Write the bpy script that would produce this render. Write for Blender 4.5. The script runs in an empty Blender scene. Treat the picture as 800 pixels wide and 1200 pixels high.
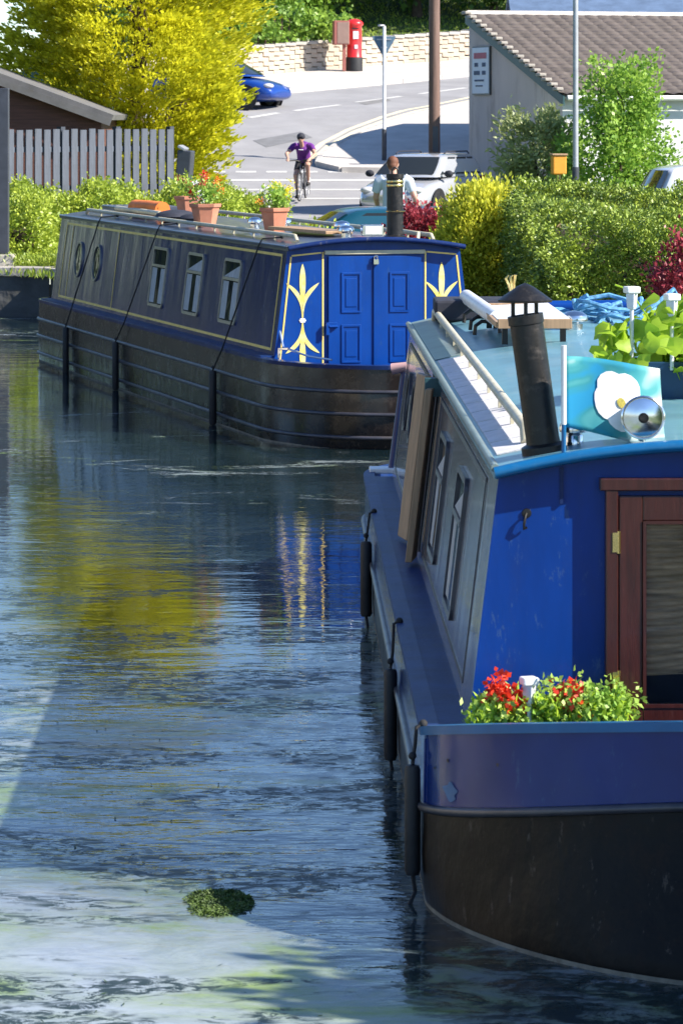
import bpy, math, random
import numpy as np
from mathutils import Vector, Matrix, Euler
from mathutils.geometry import delaunay_2d_cdt
random.seed(7); rng = np.random.default_rng(11)
PI = math.pi; R = math.radians
scene = bpy.context.scene; COL = scene.collection
F = 4200.0; HY = 135.0; CH = 2.83                      # focal length in photo pixels, horizon row, eye height over the water

# ------------------------------------------------------------------ terrain
CANAL = [(2.75,-30),(2.62,0),(2.5,26),(2.05,31),(-1.35,43.3),(-1.95,45.6),(-4.1,50.3),(-30,54),(-30,46),(-13,42),(-9.5,36),(-9.5,-30)]
def g(x, y):
    z = 0.62
    pts = [(82,.62),(84,.80),(98,2.95),(112,4.19),(115.5,4.5)]
    if y > 82:
        for (a, za), (b, zb) in zip(pts, pts[1:]):
            if y <= b: z = za+(zb-za)*(y-a)/(b-a); break
        else:
            z = 4.5 + .18*min(y-115.5, 4) + .26*max(0, min(y-119.5, 22)) + .03*max(0, y-141.5)
    if y > 82:
        e = (-x)/y-.070
        if e > 0: z = .62+(z-.62)*max(.0, 1-e*90)
    return z
def at(px, py, Y):                                     # a picture direction at depth Y, as a first guess of a place
    return Vector(((px-400)*Y/F, Y, CH-(py-HY)*Y/F))
def onground(px, py):
    best = None
    for i in range(600):
        Y = 55+i*.12; X = (px-400)*Y/F
        if HY+(CH-g(X,Y))*F/Y <= py: return (X, Y)
    return ((px-400)*120/F, 120)

# ------------------------------------------------------------------ materials
def nodes(name):
    m = bpy.data.materials.new(name); m.use_nodes = True
    nt = m.node_tree; return m, nt, nt.nodes, nt.links, nt.nodes['Principled BSDF']
def pm(name, col, rough=.5, metal=0, coat=0, var=.12, vscale=3., bump=0., bscale=30., col2=None, spec=.5, stretch=None, dirt=0., dirtcol=(.12,.09,.06), scuff=0., scuffcol=(.22,.21,.20)):
    m, nt, N, L, b = nodes(name)
    b.inputs['Roughness'].default_value = rough; b.inputs['Metallic'].default_value = metal
    b.inputs['Coat Weight'].default_value = coat; b.inputs['Coat Roughness'].default_value = .06
    b.inputs['Specular IOR Level'].default_value = spec
    tc = N.new('ShaderNodeTexCoord'); mp = N.new('ShaderNodeMapping'); L.new(tc.outputs['Object'], mp.inputs[0])
    if stretch: mp.inputs['Scale'].default_value = stretch
    n = N.new('ShaderNodeTexNoise'); n.inputs['Scale'].default_value = vscale; n.inputs['Detail'].default_value = 6; n.inputs['Roughness'].default_value = .62
    L.new(mp.outputs[0], n.inputs['Vector'])
    r = N.new('ShaderNodeValToRGB'); L.new(n.outputs[0], r.inputs[0])
    c2 = col2 or [c*(1+var) for c in col]; c1 = [c*(1-var) for c in col] if not col2 else col
    r.color_ramp.elements[0].position = .32; r.color_ramp.elements[1].position = .68
    r.color_ramp.elements[0].color = (*c1,1); r.color_ramp.elements[1].color = (*c2,1)
    out = r.outputs[0]
    if dirt:
        n2 = N.new('ShaderNodeTexNoise'); n2.inputs['Scale'].default_value = vscale*2.3; n2.inputs['Detail'].default_value = 9; n2.inputs['Roughness'].default_value = .75
        L.new(mp.outputs[0], n2.inputs['Vector'])
        r2 = N.new('ShaderNodeValToRGB'); r2.color_ramp.elements[0].position = .52; r2.color_ramp.elements[1].position = .72
        L.new(n2.outputs[0], r2.inputs[0])
        mu = N.new('ShaderNodeMath'); mu.operation = 'MULTIPLY'; mu.inputs[1].default_value = dirt; L.new(r2.outputs[0], mu.inputs[0])
        mx = N.new('ShaderNodeMix'); mx.data_type = 'RGBA'; L.new(mu.outputs[0], mx.inputs[0]); L.new(out, mx.inputs[6]); mx.inputs[7].default_value = (*dirtcol,1)
        out = mx.outputs[2]
        rr = N.new('ShaderNodeMapRange'); L.new(mu.outputs[0], rr.inputs[0]); rr.inputs[3].default_value = rough; rr.inputs[4].default_value = min(1, rough+.35)
        L.new(rr.outputs[0], b.inputs['Roughness'])
    if scuff:                                            # fine scratches and chips where ropes and fenders have rubbed
        ms = N.new('ShaderNodeMapping'); ms.inputs['Scale'].default_value = (2.2,2.2,.9); ms.inputs['Rotation'].default_value = (.3,.5,.2); L.new(tc.outputs['Object'], ms.inputs[0])
        ns = N.new('ShaderNodeTexNoise'); ns.inputs['Scale'].default_value = 7; ns.inputs['Detail'].default_value = 10; ns.inputs['Roughness'].default_value = .8; L.new(ms.outputs[0], ns.inputs['Vector'])
        rs = N.new('ShaderNodeMapRange'); L.new(ns.outputs[0], rs.inputs[0]); rs.inputs[1].default_value = .59; rs.inputs[2].default_value = .63; rs.inputs[4].default_value = scuff
        mz = N.new('ShaderNodeMix'); mz.data_type = 'RGBA'; L.new(rs.outputs[0], mz.inputs[0]); L.new(out, mz.inputs[6]); mz.inputs[7].default_value = (*scuffcol,1); out = mz.outputs[2]
    L.new(out, b.inputs['Base Color'])
    if bump:
        n3 = N.new('ShaderNodeTexNoise'); n3.inputs['Scale'].default_value = bscale; n3.inputs['Detail'].default_value = 5
        L.new(mp.outputs[0], n3.inputs['Vector'])
        bp = N.new('ShaderNodeBump'); bp.inputs['Strength'].default_value = 1; bp.inputs['Distance'].default_value = bump
        L.new(n3.outputs[0], bp.inputs['Height']); L.new(bp.outputs[0], b.inputs['Normal'])
    return m
def leafmat(name, c1, c2, trans=.35, clump=2.2, rough=.45):
    m, nt, N, L, b = nodes(name)
    geo = N.new('ShaderNodeNewGeometry'); tc = N.new('ShaderNodeTexCoord')
    n = N.new('ShaderNodeTexNoise'); n.inputs['Scale'].default_value = clump; n.inputs['Detail'].default_value = 3; L.new(tc.outputs['Object'], n.inputs['Vector'])
    ad = N.new('ShaderNodeMath'); ad.operation = 'MULTIPLY_ADD'; L.new(geo.outputs['Random Per Island'], ad.inputs[0]); ad.inputs[1].default_value = .55
    s = N.new('ShaderNodeMath'); s.operation = 'MULTIPLY_ADD'; L.new(n.outputs[0], s.inputs[0]); s.inputs[1].default_value = 1.6; s.inputs[2].default_value = -.58
    L.new(s.outputs[0], ad.inputs[2])
    r = N.new('ShaderNodeValToRGB'); r.color_ramp.elements[0].color = (*c1,1); r.color_ramp.elements[1].color = (*c2,1)
    L.new(ad.outputs[0], r.inputs[0]); L.new(r.outputs[0], b.inputs['Base Color'])
    b.inputs['Roughness'].default_value = rough
    t = N.new('ShaderNodeBsdfTranslucent'); L.new(r.outputs[0], t.inputs[0])
    mx = N.new('ShaderNodeMixShader'); mx.inputs[0].default_value = trans
    L.new(b.outputs[0], mx.inputs[1]); L.new(t.outputs[0], mx.inputs[2]); L.new(mx.outputs[0], N['Material Output'].inputs[0])
    return m
def glass(name, col=(.02,.025,.03), rough=.05, spec=.2):
    m, nt, N, L, b = nodes(name)
    b.inputs['Base Color'].default_value = (*col,1); b.inputs['Roughness'].default_value = rough; b.inputs['Specular IOR Level'].default_value = spec
    tc = N.new('ShaderNodeTexCoord'); n = N.new('ShaderNodeTexNoise'); n.inputs['Scale'].default_value = 4; L.new(tc.outputs['Object'], n.inputs['Vector'])
    bp = N.new('ShaderNodeBump'); bp.inputs['Strength'].default_value = .3; bp.inputs['Distance'].default_value = .01
    L.new(n.outputs[0], bp.inputs['Height']); L.new(bp.outputs[0], b.inputs['Normal'])
    return m

M = {}
M['navy']   = pm('navy_gloss_paint', (.010,.025,.105), .18, spec=.2, var=.2, vscale=1.2, bump=.010, bscale=2.0, dirt=.3, dirtcol=(.06,.075,.15), stretch=(1.2,1.2,.25), scuff=.5)  # paler vertical streaks imitate reflections in the gloss
M['nside']  = pm('weathered_navy_side_paint', (.25,.225,.245), .16, coat=.6, scuff=.3, var=.3, vscale=1.7, bump=.012, bscale=2.2, dirt=.5, dirtcol=(.26,.20,.17), stretch=(1.2,1.6,.14))  # pale beige-grey tone stands in for reflections on the navy gloss
M['blue']   = pm('royal_blue_panel_paint', (.002,.034,.21), .28, scuff=.5, scuffcol=(.05,.10,.22), spec=.25, var=.2, vscale=1.8, bump=.004, bscale=3, dirt=.4, dirtcol=(.012,.03,.13), stretch=(1.8,1,.5))
M['fblue']  = pm('royal_blue_stern_paint', (.002,.042,.235), .28, scuff=.4, scuffcol=(.03,.08,.20), spec=.25, var=.18, vscale=2, bump=.003, bscale=4, dirt=.4, dirtcol=(.004,.030,.15), stretch=(1.6,1,.5))
M['band']   = pm('navy_bow_band_paint', (.003,.022,.145), .14, spec=.35, coat=.12, scuff=.45, scuffcol=(.03,.10,.22), var=.2, vscale=1.6, bump=.006, bscale=1.5, dirt=.25, dirtcol=(.012,.05,.16))
M['cyan']   = pm('bright_blue_trim_paint', (.004,.10,.26), .3, var=.15, vscale=6, dirt=.2, dirtcol=(.06,.2,.35))
M['deck']   = pm('blue_grey_deck_paint', (.010,.034,.13), .45, spec=.15, var=.25, vscale=4, bump=.002, bscale=60, dirt=.35, dirtcol=(.14,.15,.18))
M['black']  = pm('black_hull_blacking', (.004,.003,.003), .40, scuff=.6, scuffcol=(.10,.075,.06), spec=.16, var=.35, vscale=2.6, bump=.02, bscale=3.5, dirt=.7, dirtcol=(.030,.018,.013), stretch=(1,1,.8))
M['black2'] = pm('rusty_black_hull_side', (.018,.013,.011), .24, scuff=.5, scuffcol=(.12,.09,.07), spec=.4, coat=.2, var=.3, vscale=2.0, bump=.010, bscale=2.4, dirt=.6, dirtcol=(.075,.052,.038))
M['scum']   = pm('pale_waterline_scum', (.20,.18,.14), .8, var=.4, vscale=9, dirt=.9)
M['strake'] = pm('worn_steel_strake', (.06,.06,.075), .35, metal=.3, var=.3, vscale=5, dirt=.4)
M['roofn']  = pm('teal_roof_paint', (.11,.25,.31), .38, coat=.15, var=.16, vscale=2.5, bump=.002, bscale=8, dirt=.35, dirtcol=(.34,.42,.42))
M['rooff']  = pm('dark_slate_blue_roof_paint', (.06,.07,.10), .35, coat=.3, var=.25, vscale=2, dirt=.35, dirtcol=(.2,.2,.22))
M['pad']    = pm('pale_nonslip_pad', (.62,.60,.62), .75, var=.12, vscale=9, dirt=.4, dirtcol=(.4,.42,.44), bump=.002, bscale=120)
M['edge']   = pm('grey_green_roof_edge', (.17,.22,.21), .4, var=.2, vscale=5, dirt=.3, dirtcol=(.35,.36,.34), coat=.2)
M['cream']  = pm('cream_handrail_paint', (.50,.46,.33), .45, var=.15, vscale=8, dirt=.4, dirtcol=(.25,.22,.16))
M['gold']   = pm('gold_coachline_paint', (.85,.60,.16), .35, var=.1, vscale=10, dirt=.2, dirtcol=(.3,.22,.1))
M['yellow'] = pm('lemon_motif_paint', (.82,.62,.08), .4, var=.12, vscale=14, col2=(.76,.74,.36), dirt=.45, dirtcol=(.42,.40,.22))
M['wood']   = pm('mahogany_door_wood', (.040,.008,.006), .33, var=.35, vscale=6, stretch=(6,6,.6), coat=.3, bump=.001, bscale=40, dirt=.25, dirtcol=(.09,.04,.03))
M['tan']    = pm('bare_softwood', (.36,.23,.13), .55, var=.25, vscale=6, stretch=(6,6,.5), dirt=.3, dirtcol=(.2,.12,.08))
M['chim']   = pm('sooty_black_chimney_iron', (.014,.013,.013), .42, metal=.3, var=.3, vscale=8, dirt=.6, dirtcol=(.09,.075,.065), bump=.002, bscale=25)
M['brass']  = pm('polished_brass', (.75,.55,.22), .25, metal=1, var=.12, vscale=12, dirt=.3, dirtcol=(.3,.2,.1))
M['chrome'] = pm('worn_chrome', (.72,.72,.74), .16, metal=1, var=.08, vscale=12)
M['alu']    = pm('dull_aluminium_window_frame', (.42,.39,.33), .35, metal=.7, var=.15, vscale=10, dirt=.3)
M['fglass'] = glass('dark_window_glass'); M['hglass'] = glass('headlamp_glass', (.55,.55,.58), .1)
M['curtain']= pm('pale_net_curtain', (.42,.42,.42), .9, var=.3, vscale=8, stretch=(8,8,.6))
M['white']  = pm('white_gloss_paint', (.78,.78,.78), .35, var=.06, vscale=5, dirt=.15, dirtcol=(.5,.5,.48))
M['plastic']= pm('white_plastic_tube', (.62,.64,.70), .35, var=.1, vscale=8)
M['rubber'] = pm('black_rubber', (.016,.016,.018), .6, var=.3, vscale=9, bump=.002, bscale=60)
M['rope']   = pm('black_rope', (.02,.02,.022), .85, var=.3, vscale=60)
M['brope']  = pm('blue_rope', (.10,.28,.48), .8, var=.5, vscale=40)
M['terra']  = pm('terracotta', (.50,.20,.12), .75, var=.15, vscale=8, dirt=.25, dirtcol=(.5,.32,.24))
M['soil']   = pm('dark_soil', (.03,.02,.014), .95, bump=.01, bscale=60)
M['planter']= pm('dark_blue_planter', (.01,.045,.11), .4, var=.2, vscale=6)
M['orange'] = pm('orange_nylon', (.80,.20,.03), .6, var=.2, vscale=6)
M['dark']   = pm('dark_fabric', (.02,.022,.035), .8, var=.3, vscale=10)
M['asphalt']= pm('worn_asphalt', (.27,.265,.27), .85, var=.14, vscale=.7, bump=.004, bscale=90, dirt=.3, dirtcol=(.33,.32,.31))
M['pave']   = pm('pale_concrete_pavement', (.50,.46,.42), .85, var=.12, vscale=1.5, bump=.004, bscale=50, dirt=.25, dirtcol=(.44,.41,.38))
M['kerb']   = pm('concrete_kerb', (.46,.43,.40), .8, var=.15, vscale=3)
M['mark']   = pm('white_road_paint', (.55,.54,.52), .7, var=.12, vscale=6, dirt=.35, dirtcol=(.4,.38,.36))
M['pale']   = pm('pale_road_line_paint', (.70,.62,.42), .7, var=.12, vscale=6, dirt=.3, dirtcol=(.4,.38,.3))
M['stone']  = pm('sandstone', (.44,.37,.29), .85, var=.18, vscale=1.4, bump=.02, bscale=10, dirt=.35, dirtcol=(.24,.19,.15))
M['bank']   = pm('damp_dark_canal_stone', (.075,.075,.075), .8, var=.35, vscale=2, bump=.03, bscale=6, dirt=.4, dirtcol=(.05,.06,.03))
M['coping'] = pm('pale_coping_stone', (.38,.35,.31), .8, var=.2, vscale=2, bump=.01, bscale=16, dirt=.3)
M['ground'] = pm('grassy_earth', (.045,.075,.018), .95, var=.4, vscale=.6, col2=(.11,.16,.04), bump=.03, bscale=14)
M['render'] = pm('stained_pebbledash_render', (.62,.53,.50), .9, var=.12, vscale=.8, stretch=(1,1,.25), dirt=.8, dirtcol=(.34,.27,.24), bump=.004, bscale=60)
M['whitewall'] = pm('white_render', (.62,.62,.62), .9, var=.08, vscale=1.2, dirt=.2, dirtcol=(.4,.4,.4))
M['cream_wall'] = pm('cream_render', (.62,.54,.42), .9, var=.1, vscale=1, dirt=.3, dirtcol=(.4,.33,.25))
M['verge']  = pm('dark_teal_bargeboard', (.02,.07,.08), .5)
M['slate']  = pm('blue_grey_slate', (.10,.15,.24), .6, var=.2, vscale=3)
M['fence']  = pm('weathered_grey_fence_board', (.085,.098,.125), .8, var=.25, vscale=3, stretch=(3,3,.5), dirt=.6, dirtcol=(.05,.05,.05))
M['shedw']  = pm('brown_weatherboard', (.11,.04,.028), .7, var=.3, vscale=3, stretch=(.5,.5,8), bump=.006, bscale=8)
M['shedr']  = pm('grey_felt_roof', (.13,.125,.125), .8, var=.2, vscale=3, dirt=.3)
M['gpost']  = pm('dark_grey_steel', (.06,.065,.08), .45, metal=.2, var=.2, vscale=5)
M['galv']   = pm('galvanised_steel', (.42,.43,.45), .45, metal=.5, var=.12, vscale=6)
M['polew']  = pm('brown_utility_pole_wood', (.17,.105,.085), .8, var=.25, vscale=4, stretch=(6,6,.4))
M['red']    = pm('post_box_red', (.62,.02,.02), .35, coat=.4, var=.08, vscale=4)
M['dred']   = pm('faded_brown_red_paint', (.30,.10,.08), .55, var=.15, vscale=4)
M['bark']   = pm('bark', (.075,.05,.035), .9, var=.35, vscale=6, bump=.02, bscale=20)
M['skin']   = pm('skin', (.52,.30,.22), .5, var=.06, vscale=8)
M['purple'] = pm('purple_jersey', (.13,.02,.22), .8, var=.12, vscale=8)
M['shorts'] = pm('dark_shorts', (.02,.02,.025), .85)
M['shirt']  = pm('pale_blue_shirt', (.52,.58,.66), .85, var=.08, vscale=8)
M['jeans']  = pm('blue_jeans', (.06,.09,.17), .9)
M['hair']   = pm('red_brown_hair', (.14,.05,.025), .7, var=.3, vscale=40)
M['amber']  = pm('amber_plastic', (.70,.30,.03), .5, var=.12, vscale=4)
M['csilver']= pm('silver_car_paint', (.55,.57,.62), .2, metal=.4, coat=.8, var=.02)
M['cblue']  = pm('blue_car_paint', (.008,.05,.28), .25, metal=.2, coat=.5, var=.03)
M['cteal']  = pm('teal_car_paint', (.008,.07,.11), .25, metal=.2, coat=.4, var=.03)
M['cwhite'] = pm('white_car_paint', (.75,.76,.78), .25, coat=.8, var=.02)
M['signw']  = pm('white_sign_face', (.62,.66,.76), .5, var=.05, vscale=5)
M['sback']  = pm('blue_grey_sign_back', (.10,.17,.24), .5, var=.1, vscale=5)
M['ink']    = pm('dark_blue_lettering', (.05,.08,.16), .6); M['inkr'] = pm('faded_red_lettering', (.5,.12,.16), .6)
# foliage
M['lconif'] = leafmat('golden_cypress_leaf', (.34,.35,.012), (.92,.88,.05), .5, 1.6)
M['ljun']   = leafmat('juniper_leaf', (.20,.30,.03), (.52,.60,.07), .3, 2.0)
M['lhedge'] = leafmat('box_hedge_leaf', (.06,.125,.02), (.40,.50,.06), .12, 2.4)
M['lyell']  = leafmat('golden_privet_leaf', (.34,.40,.03), (.88,.84,.10), .35, 2.5)
M['lmar']   = leafmat('maroon_berberis_leaf', (.17,.015,.03), (.46,.07,.09), .3, 3)
M['ltree']  = leafmat('bright_maple_leaf', (.13,.28,.03), (.42,.60,.10), .4, 2)
M['lpale']  = leafmat('pale_willow_leaf', (.20,.27,.10), (.42,.46,.20), .35, 2)
M['ldark']  = leafmat('woodland_leaf', (.02,.06,.012), (.13,.24,.03), .3, .5)
M['lever']  = leafmat('dark_evergreen_leaf', (.005,.011,.005), (.022,.038,.014), .05, .5)  # leaf darkened so the unseen trees darken the boat's reflections
M['livy']   = leafmat('ivy_leaf', (.07,.18,.02), (.34,.50,.07), .35, .8)
M['lgrass'] = leafmat('grass_blade', (.12,.22,.02), (.42,.50,.06), .35, .6)
M['lettuce']= leafmat('lettuce_leaf', (.22,.42,.03), (.62,.78,.07), .5, 6)
M['lgeran'] = leafmat('geranium_leaf', (.18,.36,.05), (.52,.70,.14), .35, 9)
M['fred']   = leafmat('red_petal', (.60,.02,.01), (.90,.08,.03), .25, 9); M['forange'] = leafmat('orange_petal', (.85,.20,.02), (.95,.36,.03), .25, 9)
M['fyel']   = leafmat('yellow_petal', (.85,.65,.03), (.95,.85,.06), .3, 9); M['fwhite'] = leafmat('white_petal', (.80,.78,.74), (.9,.88,.86), .2, 9)
M['fpink']  = leafmat('dusky_red_petal', (.35,.03,.03), (.6,.08,.08), .25, 9)
M['weed']   = pm('floating_weed_scum', (.016,.04,.03), .7, var=.4, vscale=8, col2=(.05,.09,.03))
M['weedg']  = pm('green_algae_clump', (.020,.045,.010), .6, var=.5, vscale=14, col2=(.09,.15,.02), bump=.01, bscale=50)

# ------------------------------------------------------------------ mesh helpers
class MB:
    def __init__(s): s.v = []; s.f = []; s.m = []; s.cur = 0
    def add(s, vs, fs):
        k = len(s.v); s.v += [tuple(v) for v in vs]; s.f += [tuple(i+k for i in f) for f in fs]; s.m += [s.cur]*len(fs); return s
    def box(s, c, d, rot=None):
        x, y, z = d[0]/2, d[1]/2, d[2]/2
        vs = [Vector((a*x, b*y, e*z)) for a in (-1,1) for b in (-1,1) for e in (-1,1)]
        if rot: q = Euler(rot).to_matrix(); vs = [q@v for v in vs]
        vs = [v+Vector(c) for v in vs]
        return s.add(vs, [(0,1,3,2),(4,6,7,5),(0,4,5,1),(2,3,7,6),(0,2,6,4),(1,5,7,3)])
    def tube(s, pts, r, n=10, cap=True, closed=False, flat=None):
        pts = [Vector(p) for p in pts]; rs = r if hasattr(r,'__len__') else [r]*len(pts)
        vs, fs = [], []; K = len(pts); prev = None
        for i, p in enumerate(pts):
            if closed: t = pts[(i+1)%K]-pts[i-1]
            else: t = pts[min(i+1,K-1)]-pts[max(i-1,0)]
            t = t.normalized() if t.length > 1e-9 else Vector((0,0,1))
            a = Vector((0,0,1)) if abs(t.z) < .9 else Vector((0,1,0))
            if prev is not None and abs(t.dot(prev)) < .99: a = prev
            u = (a-t*a.dot(t)).normalized(); w = t.cross(u); prev = u
            for j in range(n):
                q = 2*PI*j/n; vs.append(p+(u*math.cos(q)*(flat or 1)+w*math.sin(q))*rs[i])
        for i in range(K if closed else K-1):
            i2 = (i+1)%K
            for j in range(n):
                j2 = (j+1)%n; fs.append((i*n+j, i*n+j2, i2*n+j2, i2*n+j))
        if cap and not closed: fs += [tuple(range(n))[::-1], tuple(range((K-1)*n, K*n))]
        return s.add(vs, fs)
    def lathe(s, prof, c=(0,0,0), n=20, rot=None, ell=(1,1)):
        vs, fs = [], []; q = Euler(rot).to_matrix() if rot else None
        for (r, z) in prof:
            for j in range(n):
                a = 2*PI*j/n; v = Vector((r*math.cos(a)*ell[0], r*math.sin(a)*ell[1], z)); vs.append((q@v if q else v)+Vector(c))
        for i in range(len(prof)-1):
            for j in range(n):
                j2 = (j+1)%n; fs.append((i*n+j, i*n+j2, (i+1)*n+j2, (i+1)*n+j))
        if prof[0][0] > 1e-6: fs.append(tuple(range(n))[::-1])
        if prof[-1][0] > 1e-6: fs.append(tuple(range((len(prof)-1)*n, len(prof)*n)))
        return s.add(vs, fs)
    def ball(s, c, r, n=12, m=8):
        r = r if hasattr(r,'__len__') else (r,r,r)
        vs, fs = [], []
        for i in range(m+1):
            t = PI*i/m
            for j in range(n):
                a = 2*PI*j/n; vs.append((c[0]+r[0]*math.sin(t)*math.cos(a), c[1]+r[1]*math.sin(t)*math.sin(a), c[2]+r[2]*math.cos(t)))
        for i in range(m):
            for j in range(n):
                j2 = (j+1)%n; fs.append((i*n+j, (i+1)*n+j, (i+1)*n+j2, i*n+j2))
        return s.add(vs, fs)
    def grid(s, P, closed=False):
        a, b = len(P), len(P[0]); vs = [p for r in P for p in r]; fs = []
        for i in range(a-1):
            for j in range(b if closed else b-1):
                j2 = (j+1)%b; fs.append((i*b+j, i*b+j2, (i+1)*b+j2, (i+1)*b+j))
        return s.add(vs, fs)
    def prism(s, poly, fn, d):                         # poly of (a,b); fn(a,b,depth) -> point
        n = len(poly); vs = [fn(a,b,0) for a,b in poly]+[fn(a,b,d) for a,b in poly]
        return s.add(vs, [tuple(range(n)), tuple(range(n,2*n))[::-1]]+[(i,(i+1)%n,(i+1)%n+n,i+n) for i in range(n)])
    def build(s, name, mat, parent=None, smooth=False, bevel=0, loc=None, recalc=True):
        me = bpy.data.meshes.new(name); me.from_pydata(s.v, [], s.f)
        for mm in (mat if isinstance(mat, (list,tuple)) else [mat]): me.materials.append(mm)
        if any(s.m): me.polygons.foreach_set('material_index', s.m)
        if recalc:
            import bmesh
            bm = bmesh.new(); bm.from_mesh(me); bmesh.ops.remove_doubles(bm, verts=bm.verts, dist=1e-5); bmesh.ops.recalc_face_normals(bm, faces=bm.faces); bm.to_mesh(me); bm.free()
        o = bpy.data.objects.new(name, me); COL.objects.link(o)
        if parent: o.parent = parent
        if loc: o.location = loc
        if smooth:
            me.polygons.foreach_set('use_smooth', [True]*len(me.polygons))
            try: me.set_sharp_from_angle(angle=R(smooth if smooth is not True else 40))
            except Exception: pass
        if bevel:
            b = o.modifiers.new('bevel','BEVEL'); b.width = bevel; b.segments = 2; b.limit_method = 'ANGLE'; b.angle_limit = R(35)
        return o
def tag(o, label=None, cat=None, group=None, kind=None):
    if label: o['label'] = label
    if cat: o['category'] = cat
    if group: o['group'] = group
    if kind: o['kind'] = kind
    return o
def empty(name, loc, rz, label, cat, group=None):
    o = bpy.data.objects.new(name, None); COL.objects.link(o); o.location = loc; o.rotation_euler = (0,0,rz); o.empty_display_size = .2
    return tag(o, label, cat, group)

def leafmesh(name, P, size, mat, parent=None, nrm=None, aspect=1.7, spread=1., fold=.25):
    """P (n,3) leaf places, size scalar or array; each leaf a small folded two-quad blade."""
    n = len(P); P = np.asarray(P, float)
    sz = np.asarray(size)*np.ones(n)*rng.uniform(.65,1.3,n)
    d = rng.normal(size=(n,3)); d /= np.linalg.norm(d,axis=1)[:,None]
    if nrm is not None: d = np.asarray(nrm)+d*spread; d /= np.linalg.norm(d,axis=1)[:,None]+1e-9
    a = rng.normal(size=(n,3)); a -= (a*d).sum(1)[:,None]*d; a /= np.linalg.norm(a,axis=1)[:,None]
    b = np.cross(d,a); L = (sz*aspect/2)[:,None]; W = (sz/2)[:,None]
    # d is the blade direction, a its side
    v0 = P-d*L*.2; v1 = P+d*L*.8+a*W+b*W*fold; v2 = P+d*L*2; v3 = P+d*L*.8-a*W+b*W*fold
    V = np.stack([v0,v1,v2,v3],1).reshape(-1,3)
    me = bpy.data.meshes.new(name); me.vertices.add(4*n); me.vertices.foreach_set('co', V.ravel().astype(np.float32))
    me.loops.add(4*n); me.loops.foreach_set('vertex_index', np.arange(4*n,dtype=np.int32))
    me.polygons.add(n); me.polygons.foreach_set('loop_start', np.arange(0,4*n,4,dtype=np.int32)); me.polygons.foreach_set('loop_total', np.full(n,4,np.int32))
    me.update(calc_edges=True); me.materials.append(mat)
    o = bpy.data.objects.new(name, me); COL.objects.link(o)
    if parent: o.parent = parent
    return o
def clumps(centres, per, rad, outward=None, stretch=1.):
    c = np.repeat(np.asarray(centres), per, 0); off = rng.normal(size=c.shape)*rad*.5
    if outward is not None:
        o = np.repeat(np.asarray(outward), per, 0); off += o*rng.uniform(-.2,1,len(c))[:,None]*rad*stretch
    return c+off
def ellipsoid_pts(n, c, r, shell=.55, bumps=6, amp=.18):
    d = rng.normal(size=(n,3)); d /= np.linalg.norm(d,axis=1)[:,None]
    k = rng.normal(size=(bumps,3)); k /= np.linalg.norm(k,axis=1)[:,None]
    m = 1+amp*(np.max(d@k.T,axis=1)*2-1.2)
    t = rng.uniform(shell,1,n)**.8
    return np.asarray(c)+d*np.asarray(r)*(m*t)[:,None], d
def crown(name, c, r, nclump, per, crad, leaf, mat, parent, shell=.5, amp=.22, up=.25, aspect=1.7, spread=1.):
    P, d = ellipsoid_pts(nclump, c, r, shell, 7, amp); d = d+np.array([0,0,up])
    Q = clumps(P, per, crad, d, .8); nn = np.repeat(d, per, 0)
    return leafmesh(name, Q, leaf, mat, parent, nn, aspect, spread)
def trunk(parent, h, r, lean=(0,0), branches=5, spread=.5, top=.35):
    m = MB(); p = [(lean[0]*t*t*h, lean[1]*t*t*h, t*h) for t in np.linspace(0,1,7)]
    m.tube(p, [r*(1-.75*t)+ (r*.5 if t==0 else 0) for t in np.linspace(0,1,7)], 9)
    for k in range(branches):
        t = top+(1-top)*k/branches; b = Vector((lean[0]*t*t*h, lean[1]*t*t*h, t*h)); a = k*2.4
        e = b+Vector((math.cos(a)*spread, math.sin(a)*spread, h*.25)); mid = (b+e)/2+Vector((0,0,.06*h))
        m.tube([b,mid,e], [r*.45*(1-t*.5), r*.3*(1-t*.4), r*.08], 6)
    return m.build('trunk', M['bark'], parent, smooth=True)

# ------------------------------------------------------------------ setting: ground, water, roads
def make_ground():
    xs = list(np.arange(-60,-14,4.))+list(np.arange(-14,16,1.5))+list(np.arange(16,61,4.))
    ys = list(np.arange(-28,78,3.))+list(np.arange(78,122,1.5))+list(np.arange(122,150,4.))+[160,190,240,320,460,700]
    def inside(x, y):
        c = False; n = len(CANAL)
        for i in range(n):
            (x1,y1),(x2,y2) = CANAL[i], CANAL[(i+1)%n]
            if (y1 > y) != (y2 > y) and x < (x2-x1)*(y-y1)/(y2-y1)+x1: c = not c
        return c
    def dist(x, y):
        best = 9
        for i in range(len(CANAL)):
            a, b = Vector(CANAL[i]), Vector(CANAL[(i+1)%len(CANAL)]); p = Vector((x,y)); t = max(0,min(1,(p-a).dot(b-a)/(b-a).length_squared)); best = min(best,(p-a-(b-a)*t).length)
        return best
    pts = [Vector(p) for p in CANAL]; n0 = len(pts)
    xs2 = [-500,-250,-120]+xs+[120,250,500]
    for y in ys:
        for x in xs2:
            if not inside(x,y) and dist(x,y) > .35: pts.append(Vector((x,y)))
    pts += [Vector((x,-60)) for x in xs2[::4]]
    vs, es, fs, *_ = delaunay_2d_cdt(pts, [(i,(i+1)%n0) for i in range(n0)], [], 0, 1e-4)
    m = MB(); V = [(v.x, v.y, g(v.x,v.y)) for v in vs]
    Fc = [tuple(f) for f in fs if not inside(sum(vs[i].x for i in f)/len(f), sum(vs[i].y for i in f)/len(f))]
    m.add(V, Fc)
    o = m.build('ground', M['ground'], smooth=60); tag(o, 'grassy bank and sloping ground behind the canal', 'ground', kind='structure')
make_ground()

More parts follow.
